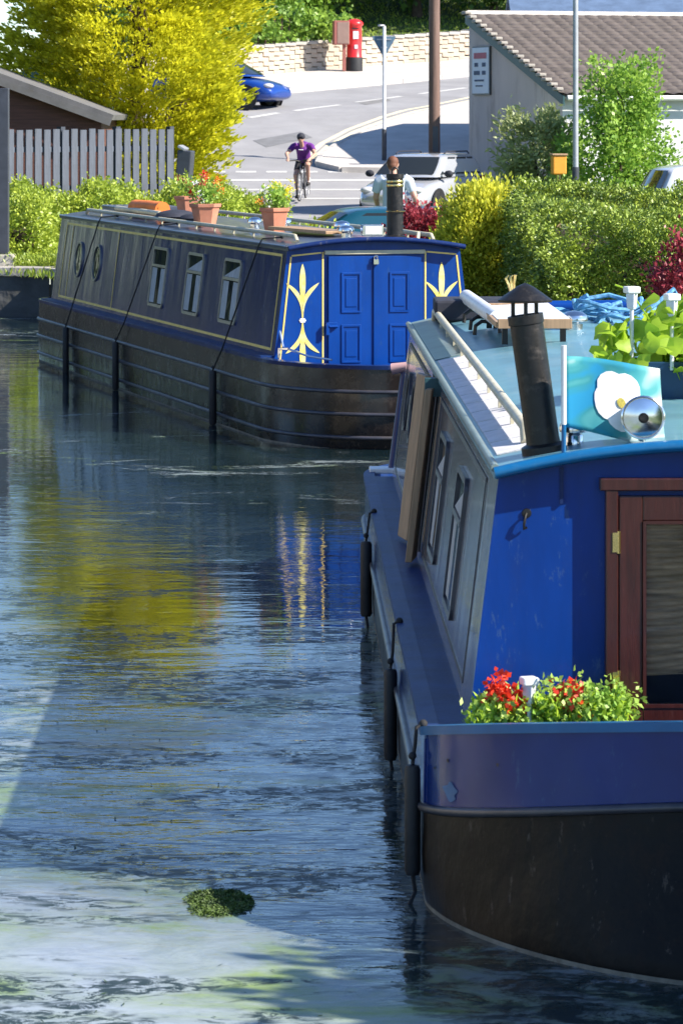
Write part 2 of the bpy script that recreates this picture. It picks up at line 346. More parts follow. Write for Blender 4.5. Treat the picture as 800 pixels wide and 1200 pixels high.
def water_material():
    m, nt, N, L, b = nodes('canal_water')
    tc = N.new('ShaderNodeTexCoord')
    def noise(scale, det=5, rough=.6, sc=(1,1,1), dist=0.):
        mp = N.new('ShaderNodeMapping'); mp.inputs['Scale'].default_value = sc; L.new(tc.outputs['Object'], mp.inputs[0])
        n = N.new('ShaderNodeTexNoise'); n.inputs['Scale'].default_value = scale; n.inputs['Detail'].default_value = det; n.inputs['Roughness'].default_value = rough; n.inputs['Distortion'].default_value = dist
        L.new(mp.outputs[0], n.inputs['Vector']); return n.outputs[0]
    def ramp(src, p0, p1, c0=0, c1=1):
        r = N.new('ShaderNodeMapRange'); r.interpolation_type = 'SMOOTHSTEP'; L.new(src, r.inputs[0]); r.inputs[1].default_value = p0; r.inputs[2].default_value = p1; r.inputs[3].default_value = c0; r.inputs[4].default_value = c1; return r.outputs[0]
    def math_(op, a, c):
        x = N.new('ShaderNodeMath'); x.operation = op
        for i, q in enumerate((a,c)):
            if isinstance(q,(int,float)): x.inputs[i].default_value = q
            else: L.new(q, x.inputs[i])
        return x.outputs[0]
    sep = N.new('ShaderNodeSeparateXYZ'); L.new(tc.outputs['Object'], sep.inputs[0])
    near = ramp(sep.outputs[1], 11.6, 14.6, 1, .0)             # scum made dense over the sunlit patch to carry its brightness
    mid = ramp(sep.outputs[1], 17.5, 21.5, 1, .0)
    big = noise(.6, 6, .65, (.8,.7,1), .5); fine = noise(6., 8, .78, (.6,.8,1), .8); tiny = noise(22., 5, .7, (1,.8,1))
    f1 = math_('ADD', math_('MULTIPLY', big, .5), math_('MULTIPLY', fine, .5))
    near = math_('MULTIPLY', near, ramp(math_('ADD', math_('ADD', sep.outputs[0], math_('MULTIPLY', math_('ADD', sep.outputs[1], -12.9), .42)), math_('MULTIPLY', fine, 1.1)), .05, .22, 1., .06))  # film cut along the boat's shadow line; dark water beyond imitates shade
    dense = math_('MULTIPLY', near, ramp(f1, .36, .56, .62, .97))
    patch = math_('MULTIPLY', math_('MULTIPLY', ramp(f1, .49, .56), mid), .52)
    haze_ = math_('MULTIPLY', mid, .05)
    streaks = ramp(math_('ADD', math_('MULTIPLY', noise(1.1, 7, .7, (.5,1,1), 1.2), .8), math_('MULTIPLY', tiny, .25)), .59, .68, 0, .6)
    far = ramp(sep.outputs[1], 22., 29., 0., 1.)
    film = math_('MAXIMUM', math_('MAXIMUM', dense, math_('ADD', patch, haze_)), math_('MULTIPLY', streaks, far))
    # colours of the floating film: grey pollen and yellow-green algae
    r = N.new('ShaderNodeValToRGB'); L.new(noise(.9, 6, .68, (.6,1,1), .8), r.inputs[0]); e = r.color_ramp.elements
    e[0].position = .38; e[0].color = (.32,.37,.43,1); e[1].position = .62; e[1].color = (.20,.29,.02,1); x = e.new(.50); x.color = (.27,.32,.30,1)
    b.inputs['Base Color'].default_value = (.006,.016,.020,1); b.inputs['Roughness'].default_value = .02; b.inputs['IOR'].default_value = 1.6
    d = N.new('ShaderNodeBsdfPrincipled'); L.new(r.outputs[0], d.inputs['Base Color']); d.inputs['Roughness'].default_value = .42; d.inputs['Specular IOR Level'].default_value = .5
    # ripples
    w1 = noise(2.2, 3, .55, (.75,1.5,1), .3); w2 = noise(9., 3, .5, (.6,1.6,1)); w3 = noise(34., 2, .5, (.8,1.4,1))
    h = math_('ADD', math_('MULTIPLY', w1, .65), math_('ADD', math_('MULTIPLY', w2, .18), math_('MULTIPLY', w3, .03)))
    calm = math_('MULTIPLY', ramp(noise(.28, 2, .5), .35, .65, .5, 1.), ramp(sep.outputs[1], 12.5, 20.5, .032, .0085))
    bp = N.new('ShaderNodeBump'); L.new(calm, bp.inputs['Distance']); L.new(h, bp.inputs['Height']); bp.inputs['Strength'].default_value = 1
    L.new(bp.outputs[0], b.inputs['Normal'])
    bp2 = N.new('ShaderNodeBump'); bp2.inputs['Distance'].default_value = .006; L.new(fine, bp2.inputs['Height']); L.new(bp.outputs[0], bp2.inputs['Normal']); L.new(bp2.outputs[0], d.inputs['Normal'])
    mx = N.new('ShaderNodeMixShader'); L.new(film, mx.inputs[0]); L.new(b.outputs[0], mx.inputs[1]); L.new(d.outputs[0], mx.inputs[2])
    wd_ = N.new('ShaderNodeBsdfPrincipled'); wd_.inputs['Base Color'].default_value = (.010,.022,.020,1); wd_.inputs['Roughness'].default_value = .5; wd_.inputs['Specular IOR Level'].default_value = .3
    nearw = ramp(sep.outputs[1], 19., 26., 1., .35)
    weed = math_('MULTIPLY', math_('MULTIPLY', ramp(noise(14., 6, .8, (.55,.9,1), 1.2), .475, .53), ramp(noise(1.3, 5, .7, (.45,.9,1), .6), .48, .57)), math_('MULTIPLY', nearw, .95))
    mx2 = N.new('ShaderNodeMixShader'); L.new(weed, mx2.inputs[0]); L.new(mx.outputs[0], mx2.inputs[1]); L.new(wd_.outputs[0], mx2.inputs[2])
    L.new(mx2.outputs[0], N['Material Output'].inputs[0]); return m
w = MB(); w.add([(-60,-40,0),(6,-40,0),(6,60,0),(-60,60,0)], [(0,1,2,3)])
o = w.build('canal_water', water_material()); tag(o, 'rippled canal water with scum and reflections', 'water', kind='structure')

# canal wall and coping round the basin
wl = MB(); cp = MB(); n = len(CANAL)
cc = Vector((-5,25))
for i in range(n):
    a, b = Vector(CANAL[i]), Vector(CANAL[(i+1)%n]); d = (b-a).normalized(); out = Vector((d.y,-d.x))
    if out.dot(Vector(((a+b)/2-cc).xy if hasattr((a+b)/2-cc,'xy') else (a+b)/2-cc)) < 0: out = -out
    L_ = (b-a).length; k = max(1, int(L_/1.1))
    for j in range(k):
        p = a+d*(j+.5)*L_/k; ang = math.atan2(d.y,d.x)
        cp.box((p.x+out.x*.17, p.y+out.y*.17, .635+random.uniform(-.006,.006)), (L_/k-.012, .42, .12), (0,0,ang))
    for q in range(2):
        z0, z1 = [(-1.,.25),(.25,.573)][q]; off = .03-.03*q
        wl.add([(a.x+out.x*(.02+off*0), a.y+out.y*.02, z0),(b.x+out.x*.02, b.y+out.y*.02, z0),(b.x+out.x*.02, b.y+out.y*.02, z1),(a.x+out.x*.02, a.y+out.y*.02, z1)], [(0,1,2,3)])
tag(wl.build('canal_wall', M['bank'], recalc=False), 'dark damp stone wall lining the canal basin', 'wall', kind='structure')
tag(cp.build('canal_coping', M['coping'], bevel=.012), 'pale coping slabs along the canal edge', 'coping', kind='structure')

def sheet(name, outline_px, off, mat, label, kind='structure', thick=0, step=1.2, world=False):
    """a sheet laid on the terrain inside an outline of ground places"""
    P = [Vector(p) if world else Vector(onground(*p)) for p in outline_px]
    dense = []
    for i in range(len(P)):
        a, b = P[i], P[(i+1)%len(P)]; k = max(1, int((b-a).length/step)); dense += [a+(b-a)*j/k for j in range(k)]
    n0 = len(dense)
    def ins(x,y):
        c = False
        for i in range(n0):
            p, q = dense[i], dense[(i+1)%n0]
            if (p.y > y) != (q.y > y) and x < (q.x-p.x)*(y-p.y)/(q.y-p.y)+p.x: c = not c
        return c
    pts = list(dense); x0, x1 = min(p.x for p in P), max(p.x for p in P); y0, y1 = min(p.y for p in P), max(p.y for p in P)
    yy = y0
    while yy < y1:
        xx = x0
        while xx < x1:
            if ins(xx,yy) and min((Vector((xx,yy))-p).length for p in dense) > .35: pts.append(Vector((xx,yy)))
            xx += step
        yy += step/2
    for yl in (82,84,98,112):                          # follow the breaks of slope
        xx = x0
        while xx < x1:
            if ins(xx,yl): pts.append(Vector((xx,yl)))
            xx += step
    vs, es, fs, *_ = delaunay_2d_cdt(pts, [(i,(i+1)%n0) for i in range(n0)], [], 0, 1e-4)
    keep = [tuple(f) for f in fs if ins(sum(vs[i].x for i in f)/len(f), sum(vs[i].y for i in f)/len(f))]
    m = MB(); m.add([(v.x,v.y,gmax(v.x,v.y)+off) for v in vs], keep)
    if thick:
        for i in range(n0):
            a, b = dense[i], dense[(i+1)%n0]
            m.add([(a.x,a.y,gmax(a.x,a.y)+off),(b.x,b.y,gmax(b.x,b.y)+off),(b.x,b.y,gmax(b.x,b.y)-.02),(a.x,a.y,gmax(a.x,a.y)-.02)], [(0,1,2,3)])
    o = m.build(name, mat, recalc=False); 
    if label: tag(o, label, name.replace('_',' '), kind=kind)
    return o, P
def gmax(x, y): return g(x,y)
ROAD = .03
sheet('road', [(150,250),(150,126),(270,118),(340,110),(470,98),(560,89),(900,62),(1000,62),(1000,120),(760,150),(640,256),(430,262)], ROAD, M['asphalt'], 'worn grey tarmac road and junction climbing the hill')
# far pavement, kerb
fk = [(140,131),(270,118),(340,110),(470,98),(560,89),(900,62)]
far_edge = [(900,46),(560,73),(480,79),(340,90),(230,100),(140,106)]
sheet('pavement', fk+far_edge, .15, M['pave'], 'pale pavement along the far side of the road', thick=1)
def kerb(pts_px, name, label, w=.13, h=.155, world=False):
    P = [Vector(p) if world else Vector(onground(*p)) for p in pts_px]; m = MB()
    for a, b in zip(P, P[1:]):
        k = max(1,int((b-a).length/.9)); d = (b-a).normalized(); s = Vector((d.y,-d.x))*w/2
        for j in range(k):
            p, q = a+(b-a)*(j+.01)/k, a+(b-a)*(j+.99)/k; vs = []
            for (c) in (p,q):
                for sg in (-1,1):
                    for zz in (-.05,h): vs.append((c.x+s.x*sg, c.y+s.y*sg, g(c.x,c.y)+zz))
            m.add(vs, [(0,1,3,2),(4,6,7,5),(0,4,5,1),(2,3,7,6),(0,2,6,4),(1,5,7,3)])
    tag(m.build(name, M['kerb']), label, 'kerb', kind='structure')
kerb(fk, 'kerb', 'pale kerb on the far side of the road')
# corner pavement at the café side
corner = [(372,196),(376,188),(392,176),(420,162),(460,147),(505,134),(560,123),(700,104),(700,170),(640,200),(560,204),(470,204),(400,203)]
sheet('pavement', corner, .14, M['pave'], 'corner pavement shaded by the building', thick=1, step=.8)
kerb([(470,204),(400,203),(372,196),(376,188),(392,176),(420,162),(460,147),(505,134),(560,123),(700,104)], 'kerb', 'curved kerb round the corner pavement')
sheet('tarmac_patch', [(296,166),(352,156),(366,163),(312,174)], ROAD+.006, pm('darker_tarmac_patch',(.17,.17,.175),.85,var=.15,vscale=3), 'darker patch repaired in the road surface')
sheet('tarmac_patch', [(420,121),(452,116),(458,119),(428,124)], ROAD+.006, pm('old_tarmac_patch',(.19,.185,.18),.85,var=.15,vscale=3), 'old repair further up the hill road')
# markings
def line_mark(pts_px, w, mat=None, name='road_marking', label=None):
    P = [Vector(onground(*p)) for p in pts_px]; m = MB()
    for a, b in zip(P, P[1:]):
        k = max(1,int((b-a).length/.5)); d = (b-a).normalized(); s = Vector((d.y,-d.x))*w/2
        for j in range(k):
            p, q = a+(b-a)*j/k, a+(b-a)*(j+1)/k; qs = [p-s,q-s,q+s,p+s]
            m.add([(c.x,c.y,g(c.x,c.y)+ROAD+.006) for c in qs], [(0,1,2,3)])
    tag(m.build(name, mat or M['mark'], recalc=False), label, 'road marking', kind='structure')
for k, pp in enumerate([[(345,131),(398,124)],[(418,121),(470,114)],[(492,111),(546,104)],[(292,139),(326,134)]]): line_mark(pp, .2, label='white centre dash on the hill road')
line_mark([(368,188),(385,172),(415,156),(455,141),(500,129),(560,117)], .16, M['pale'], label='outer cream line curving round the corner')
line_mark([(358,187),(377,170),(408,153),(450,138),(500,126),(560,113)], .16, M['pale'], label='inner cream line curving round the corner')
for x in range(240, 440, 36):
    line_mark([(x,203),(x+24,203)], .22, label='white give way dash across the side road')
line_mark([(255,213),(440,213)], .22, label='white line across the side road'); line_mark([(250,224),(440,224)], .18, label='white line nearer the hedge across the side road')
line_mark([(250,235),(440,235)], .16, label='white line at the end of the side road')

# ------------------------------------------------------------------ narrowboats
def hull_loop(w, e1, p1, e2, p2, L, zf, inset=0, N1=18, NS=26):
    w -= inset; e1 -= inset; e2 -= inset; half = []
    for i in range(N1):
        t = PI/2*i/N1; half.append((-w*math.sin(t)**(2/p1), -e1*math.cos(t)**(2/p1)))
    for i in range(NS+1): half.append((-w, L*i/NS))
    for i in range(1,N1+1):
        t = PI/2*i/N1; half.append((-w*math.cos(t)**(2/p2) if i < N1 else 0, L+e2*math.sin(t)**(2/p2)))
    full = half+[(-x,y) for x,y in half[-2:0:-1]]
    return [Vector((x,y,zf(y))) for x,y in full]
def sidept(P, s, u, z, off=0):
    t = (z-P['zb'])/(P['zt']-P['zb']); w = P['b']+(P['t']-P['b'])*t
    nrm = Vector((P['zt']-P['zb'],0,P['b']-P['t'])).normalized()
    return Vector((s*(w+nrm.x*off), u, z+nrm.z*off))
def sidepoly(m, P, s, pts, o0, o1):
    """solid plate on the cabin side from outline pts (u,z)"""
    return m.prism(pts, lambda a,b,d: sidept(P,s,a,b,o0+(o1-o0)*d), 1)
def roofz(P, v): return P['zt']+P['camber']*(1-(v/(P['t']+.02))**2)
def narrowboat(P, root):
    L = P['L']; e = P['ends']
    lv = []
    for (w,e1,z) in P['levels']: lv.append(hull_loop(w, e1, P['p1'], P['e2'], 2.2, P['HL'], z))
    m = MB(); m.grid(lv[1:], closed=True); m.add(lv[-1],[tuple(range(len(lv[-1])))]); m.build('hull', P['m_hull'], root, smooth=40)
    m = MB(); m.grid(lv[:2], closed=True); m.build('hull_band', P['m_band'], root, smooth=40)
    for i in P['strakes']:
        lo = hull_loop(P['levels'][i][0]+.006, P['levels'][i][1]+.006, P['p1'], P['e2'], 2.2, P['HL'], P['levels'][i][2])
        m = MB(); m.tube(lo, .017, 8, closed=True); m.build('rubbing_strake', M['strake'], root, smooth=50)
    zr = P['levels'][0][2]; w0, e10 = P['levels'][0][:2]
    # scum line just above the water
    m = MB(); i = P['wl']; a = hull_loop(P['levels'][i][0]+.004, P['levels'][i][1]+.004, P['p1'], P['e2'], 2.2, P['HL'], lambda y: -.02); b = hull_loop(P['levels'][i][0]+.005, P['levels'][i][1]+.005, P['p1'], P['e2'], 2.2, P['HL'], lambda y: .016)
    m.grid([a,b], closed=True); m.build('waterline_scum', M['scum'], root, smooth=40)
    # rim: flat topped rail all round
    oo = hull_loop(w0+.012, e10+.012, P['p1'], P['e2'], 2.2, P['HL'], lambda y: zr(y)+.012); oi = hull_loop(w0, e10, P['p1'], P['e2'], 2.2, P['HL'], lambda y: zr(y)+.018, inset=.055)
    ob = hull_loop(w0+.012, e10+.012, P['p1'], P['e2'], 2.2, P['HL'], lambda y: zr(y)-.02); ib = hull_loop(w0, e10, P['p1'], P['e2'], 2.2, P['HL'], lambda y: zr(y)-.3, inset=.055)
    n = len(oo); mats = MB()
    mats.grid([ob,oo,oi,ib], closed=True)
    for k,(vi) in enumerate(mats.f):
        yy = sum(mats.v[q][1] for q in vi)/4; mats.m[k] = 1 if yy < P['trim_y'] else 0
    mats.build('gunwale', [P['m_gun'], P['m_trim']], root, smooth=30)
    # side decks and well / stern deck floors
    m = MB()
    for s in (-1,1): m.box((s*(P['b']+w0-.03)/2, L/2, .62+P['dz']-.02+.02), (w0-.05-P['b']+.04, L, .03))
    m.build('side_deck', P['m_deck'], root)
    fl = hull_loop(w0, e10, P['p1'], P['e2'], 2.2, P['HL'], lambda y: P['floor'], inset=.05); m = MB(); m.add(fl,[tuple(range(len(fl)))]); m.build('deck_floor', M['deck'], root)
    # cabin
    m = MB(); b, t, zb, zt = P['b'], P['t'], P['zb'], P['zt']; NA = 14
    sec = [(-b,P['floor']),(-b,zb)]+[(-t+2*t*i/NA, zt+P['camber']*(1-((-t+2*t*i/NA)/t)**2)-.03) for i in range(NA+1)]+[(b,zb),(b,P['floor'])]
    m.add([Vector((x,0,z)) for x,z in sec]+[Vector((x,L,z)) for x,z in sec],[tuple(range(len(sec)))[::-1], tuple(range(len(sec),2*len(sec)))]+[(i,(i+1)%len(sec),(i+1)%len(sec)+len(sec),i+len(sec)) for i in range(len(sec))])
    m.build('cabin_side', P['m_side'], root)
    # roof
    m = MB(); tt = t+.018; top = [(-tt+2*tt*i/20) for i in range(21)]
    z1 = lambda x: zt+P['camber']*(1-(x/tt)**2)
    def rl(y): return [Vector((x,y,z1(x))) for x in top]+[Vector((x,y,z1(x)-.035)) for x in top[::-1]]
    ysn = [-P['lip']+.012]+[L*i/10+.02 for i in range(11)]
    A = [rl(y) for y in ysn]; m.grid(A, closed=True)
    for q in (0,-1):
        m.add(A[q], [(i,i+1,40-i,41-i) for i in range(20)])
    m.build('roof', P['m_roof'], root, smooth=30)
    m = MB(); y = -P['lip']; lo = [Vector((x,y,z1(x)-.014)) for x in top]; m.tube(lo, .022, 8); m.build('roof_lip', P['m_lip'], root, smooth=50)
    for s in (-1,1):
        m = MB(); m.tube([Vector((s*(t+.012),-.01,zt-.004)),Vector((s*(t+.012),L+.02,zt-.004))], .016, 8); m.build('roof_edge', P['m_edge'], root, smooth=50)
def window(P, root, s, u, w, z0, z1, hopper=0, round_=False):
    m = MB(); N = 28
    if round_:
        cz = (z0+z1)/2; ou = [(u+w/2*math.cos(2*PI*i/N), cz+(z1-z0)/2*math.sin(2*PI*i/N)) for i in range(N)]; inn = [(u+(w/2-.022)*math.cos(2*PI*i/N), cz+((z1-z0)/2-.022)*math.sin(2*PI*i/N)) for i in range(N)]
    else:
        def rr(a,b,c,d,r):
            P_ = []
            for (x,y,q) in ((b-r,d-r,0),(a+r,d-r,1),(a+r,c+r,2),(b-r,c+r,3)):
                for k in range(5): an = PI/2*(q+k/4); P_.append((x+r*math.cos(an), y+r*math.sin(an)))
            return P_
        ou = rr(u-w/2,u+w/2,z0,z1,.05); inn = rr(u-w/2+.028,u+w/2-.028,z0+.028,z1-.028,.035)
    k = len(ou)
    rows = [[sidept(P,s,a,b,-.002) for a,b in ou],[sidept(P,s,a,b,.014) for a,b in ou],[sidept(P,s,a,b,.014) for a,b in inn],[sidept(P,s,a,b,-.002) for a,b in inn]]
    m.grid(rows, closed=True)
    if not round_: sidepoly(m, P, s, [(u-w/2+.02,z1-.2),(u+w/2-.02,z1-.2),(u+w/2-.02,z1-.175),(u-w/2+.02,z1-.175)], .001, .016)
    fr = m.build('window', P.get('m_win', M['alu']), root)
    m = MB(); m.add([sidept(P,s,a,b,.003) for a,b in inn],[tuple(range(k))]); m.build('pane', M['fglass'], fr, recalc=False)
    if not round_:
        for q in (-1,1):
            m = MB(); a0, a1 = sorted((u+q*(w/2-.035), u+q*w*.13)); sidepoly(m, P, s, [(a0,z0+.04),(a1,z0+.04),(a1+q*.03*0,z1-.21),(a0,z1-.21)], .0032, .0042); m.build('curtain', M['curtain'], fr)
    if hopper:
        m = MB(); sidepoly(m, P, s, [(u-w/2+.035,z1-.172),(u+w/2-.035,z1-.172),(u-w/2+.035,z1-.05)], .0035, .008); m.build('hopper_vent', M['curtain'], fr)
    return fr
def coach(m, P, s, u0, u1, z0, z1, w=.022):
    for (a,b,c,d) in ((u0,u1,z0,z0+w),(u0,u1,z1-w,z1),(u0,u0+w,z0+w,z1-w),(u1-w,u1,z0+w,z1-w)): sidepoly(m, P, s, [(a,c),(b,c),(b,d),(a,d)], -.001, .003)
def handrail(P, root, v, u0, u1, mat, h=.05, r=.02):
    m = MB(); z = lambda: roofz(P,v); pts = [(v,u0-.03,z()+.004),(v,u0+.04,z()+h)]+[(v,u,z()+h) for u in np.linspace(u0+.3,u1-.3,6)]+[(v,u1-.04,z()+h),(v,u1+.03,z()+.004)]
    m.tube(pts, r, 8); k = int((u1-u0)/.75)
    for i in range(1,k): u = u0+(u1-u0)*i/k; m.box((v,u,z()+h/2-.005),(.014,.03,h))
    return m.build('handrail', mat, root, smooth=50)
def vent(P, root, v, u, r=.075, name='mushroom_vent', mat=None):
    z = roofz(P,v)-.004; m = MB(); m.lathe([(r*.62,0),(r*.62,.035),(r*.5,.045),(r*.98,.05),(r,.062),(r*.92,.082),(r*.6,.1),(0,.108)], (v,u,z), 20); m.build(name, mat or M['chrome'], root, smooth=35)
def fender(bx, root_name, pts, r, l, label, group, knot=True):
    """pts: rope route in world ending at the top of the fender"""
    p = Vector(pts[-1]); t = empty('boat_fender', p, 0, label, 'fender', group)
    m = MB(); q = [Vector(a)-p for a in pts]; m.tube(q, .0075, 6); 
    m.ball(q[0], .016, 8, 6); m.ball(q[-1]+Vector((0,0,.03)), .015, 8, 6); m.build('rope', M['rope'], t, smooth=60)
    m = MB(); m.lathe([(0,0),(r*.8,-.004),(r,-.02),(r*1.0,-l*.5),(r,-l+.02),(r*.8,-l+.004),(0,-l)], (0,0,0), 14)
    m.build('fender_body', M['rubber'], t, smooth=50)
    m = MB(); m.tube([(0,0,-l+.01),(.01,.01,-l-.06),(-.02,-.02,-l-.12)], .008, 5); m.build('rope_tail', M['rope'], t)
    return t
# ---- far boat
FA = R(15.5); far_root = empty('narrowboat', (.286,31.65,0), FA, 'far navy narrowboat with gold coachlines and yellow painted motifs on its blue stern doors', 'narrowboat', 'moored narrowboats')
FP = dict(L=10.3, HL=10.2, ends=1, levels=[(1.05,1.38,lambda y: .70), (1.06,1.38,lambda y: .49), (1.065,1.40,lambda y: .30), (1.06,1.37,lambda y: .10),(1.05,1.33,lambda y: -.02),(1.0,1.2,lambda y: -.35)],
    p1=2.1, e2=.85, strakes=[1,2,3], wl=4, b=.91, t=.79, zb=.72, zt=1.68, camber=.075, lip=.11, trim_y=-9, dz=.09, floor=.52,
    m_hull=M['black2'], m_band=M['black2'], m_gun=M['navy'], m_trim=M['navy'], m_deck=M['deck'], m_side=M['navy'], m_roof=M['rooff'], m_lip=M['navy'], m_edge=M['rooff'])
narrowboat(FP, far_root)
def W(root, v, u, z): return Matrix.Rotation(root.rotation_euler[2],4,'Z')@Vector((v,u,z))+Vector(root.location)
for u in (1.85,3.35,4.9): window(FP, far_root, -1, u, .66, .90, 1.50, hopper=(u<4))
for u in (8.0,9.0): window(FP, far_root, -1, u, .40, 1.02, 1.42, round_=True)
for u in (1.85,3.35,4.9,8.0): window(FP, far_root, 1, u, .66, .90, 1.50)
m = MB()
for s in (-1,1): coach(m, FP, s, .12, 9.9, .76, 1.61, .024)
sidepoly(m, FP, -1, [(7.0,.784),(7.02,.784),(7.02,1.586),(7.0,1.586)], -.001, .003); sidepoly(m, FP, -1, [(9.5,.784),(9.52,.784),(9.52,1.586),(9.5,1.586)], -.001, .003)
m.build('coachline', M['gold'], far_root)
for s in (-1,1): handrail(FP, far_root, s*.63, .3, 9.6, M['cream'])
def endpanel(root, P, th, mat, name='stern_panel', inset=0):
    b, t, zb, zt = P['b']-inset, P['t']-inset, P['zb']-.15, P['zt']; NA = 12
    bb = b+(b-t)*.15/(zt-P['zb']); sec = [(-bb,zb)]+[(-t+2*t*i/NA, zt+P['camber']*(1-((-t+2*t*i/NA)/t)**2)-.036) for i in range(NA+1)]+[(bb,zb)]
    m = MB(); m.prism(sec, lambda a,c,d: Vector((a,-d,c)), th); return m.build(name, mat, root)
endpanel(far_root, FP, .012, M['fblue'])
# doors
for s in (-1,1):
    m = MB(); x0, x1 = sorted((s*.003, s*.425)); m.box(((x0+x1)/2, -.026, 1.10), (x1-x0, .024, .98)); d = m.build('stern_door', M['fblue'], far_root, bevel=.004)
    for (z0,z1) in ((1.10,1.44),(.66,.98)):
        xa, xb = s*.14, s*.30; m = MB()
        xm = (xa+xb)/2
        for (cx,cz,sx,sz) in ((xm,z1,.178,.018),(xm,z0,.178,.018),(xa,(z0+z1)/2,.018,z1-z0-.018),(xb,(z0+z1)/2,.018,z1-z0-.018)): m.box((cx,-.042,cz),(sx,.012,sz))
        m.box((xm,-.0405,(z0+z1)/2),(.10,.008,z1-z0-.09)); m.build('door_panel', M['fblue'], d, bevel=.003)
m = MB(); m.box((0,-.045,1.10),(.03,.016,.97)); m.build('door_batten', M['fblue'], far_root)
m = MB(); m.tube([(-.014+.028*k,-.06,1.585) for k in (0,1)], .004, 6); m.tube([(-.014,-.065,1.56),(-.014,-.065,1.585),(-.008,-.065,1.597),(.008,-.065,1.597),(.014,-.065,1.585),(.014,-.065,1.56)], .005, 6); m.box((0,-.065,1.54),(.045,.022,.042)); m.build('padlock', M['chrome'], far_root)
m = MB(); m.box((-.40,-.05,.985),(.10,.02,.05)); m.tube([(-.43,-.066,.975),(-.35,-.066,.975)], .012, 8); m.box((-.44,-.06,.95),(.03,.02,.10)); m.build('door_bolt', M['fblue'], far_root, bevel=.003)
# gold lining on stern
m = MB()
def fl(x0,z0,x1,z1,w=.014,y=-.0135):
    d = Vector((x1-x0,0,z1-z0)); L_ = d.length; d.normalize(); nn = Vector((-d.z,0,d.x))*w/2; a = Vector((x0,y,z0)); b = Vector((x1,y,z1))
    m.add([a+nn,b+nn,b-nn,a-nn]+[p+Vector((0,-.003,0)) for p in (a+nn,b+nn,b-nn,a-nn)],[(0,1,2,3),(7,6,5,4),(0,1,5,4),(1,2,6,5),(2,3,7,6),(3,0,4,7)])
for s in (-1,1):
    fl(s*.47,.63,s*.47,1.63); fl(s*.485,1.623,s*.755,1.598); fl(s*.76,1.59,s*.865,.63)
m.build('coachline', M['gold'], far_root)
m = MB(); m.box((0,-.03,1.625),(.92,.03,.035)); m.build('door_header', M['cream'], far_root, bevel=.003)
# motifs
def petal(m, x0, z0, x1, z1, bend, w, y=-.0135, N=16):
    d = Vector((x1-x0, z1-z0)); L_ = d.length; d.normalize(); nn = Vector((-d.y,d.x)); lft, rgt = [], []
    for i in range(N+1):
        t = i/N; c = Vector((x0,z0))+d*L_*t+nn*bend*math.sin(PI*t); ww = w*(math.sin(PI*min(1,t**1.8))**.8 if 0 < t < 1 else 0)+.0035*(1-t)
        lft.append(c+nn*ww); rgt.append(c-nn*ww)
    for i in range(N):
        q = [lft[i],lft[i+1],rgt[i+1],rgt[i]]; m.add([(p.x,y-.003,p.y) for p in q]+[(p.x,y,p.y) for p in q],[(0,1,2,3),(0,1,5,4),(2,3,7,6)])
for cx in (-.655,.62):
    m = MB(); petal(m, cx,1.05,cx,1.53,0,.026); petal(m, cx-.004,1.055,cx-.15,1.36,-.05,.017); petal(m, cx+.004,1.055,cx+.15,1.36,.05,.017); m.build('upper_motif', M['yellow'], far_root, recalc=False)
    m = MB(); petal(m, cx,1.01,cx,.58,0,.026); petal(m, cx-.004,1.005,cx-.155,.74,.05,.018); petal(m, cx+.004,1.005,cx+.155,.74,-.05,.018); m.build('lower_motif', M['yellow'], far_root, recalc=False)
    m = MB()
    for k,(ww,zz) in enumerate(((.045,1.042),(.06,1.03),(.045,1.018))): m.box((cx,-.0165,zz),(ww,.006,.0125))
    m.build('motif_knot', M['white'], far_root)
for (v,u,r) in ((-.17,.30,.075),(-.28,3.2,.07),(-.10,2.75,.07),(.15,1.6,.08),(0,6.4,.07)): vent(FP, far_root, v, u, r)
# lamp on roof
m = MB(); m.box((0,.06,1.815),(.19,.09,.10)); m.tube([(0,.06,1.74),(0,.06,1.78)], .02, 8); lp = m.build('tunnel_lamp', M['chrome'], far_root, bevel=.02)
m = MB(); m.box((0,.013,1.815),(.155,.006,.07)); m.build('lamp_lens', M['hglass'], lp, bevel=.01)
def chimney(root, v, u, z, h, r, lean, bands, hat, twist=0):
    m = MB(); base = Vector((v,u,z)); top = base+Vector((lean,0,h))
    def cpt(t): return base+(top-base)*t
    ax = (top-base).normalized(); q = Vector((0,0,1)).rotation_difference(ax).to_euler()
    m.lathe([(r*1.35,-.01),(r*1.35,.02),(r*1.02,.03),(r,.05),(r,h*.93),(r*1.07,h*.935),(r*1.07,h),(r*.85,h),(r*.85,h*.6),(0,h*.6)], base, 24, q); c = m.build('chimney', M['chim'], root, smooth=35)
    for t in bands:
        m = MB(); m.lathe([(r*1.03,h*t),(r*1.06,h*t+.004),(r*1.06,h*t+.02),(r*1.03,h*t+.024)], base, 24, q); m.build('brass_band', M['brass'], c, smooth=35)
    if hat:
        m = MB()
        for a in (0.5,2.6,4.7): p = cpt(1)+Vector((math.cos(a)*r*.8,math.sin(a)*r*.8,-.02)); m.tube([p,p+Vector((0,0,.07))], .008, 5)
        m.lathe([(r*1.60,.042),(r*1.62,.050),(r*.5,.098),(0,.112),(0,.10),(r*.4,.08),(r*1.55,.042)], cpt(1), 24); m.build('chimney_hat', M['chim'], c, smooth=30)
    else:
        m = MB(); m.tube([cpt(1)+Vector((-r*.35,0,0)), cpt(1)+Vector((-r*.35,0,.04)), cpt(1)+Vector((0,0,.06)), cpt(1)+Vector((r*.35,0,.04)), cpt(1)+Vector((r*.35,0,0))], .008, 6); m.build('chimney_handle', M['chim'], c)
    return c
ch = chimney(far_root, .27, .26, 1.735, .575, .073, 0, (.80,.86), False)
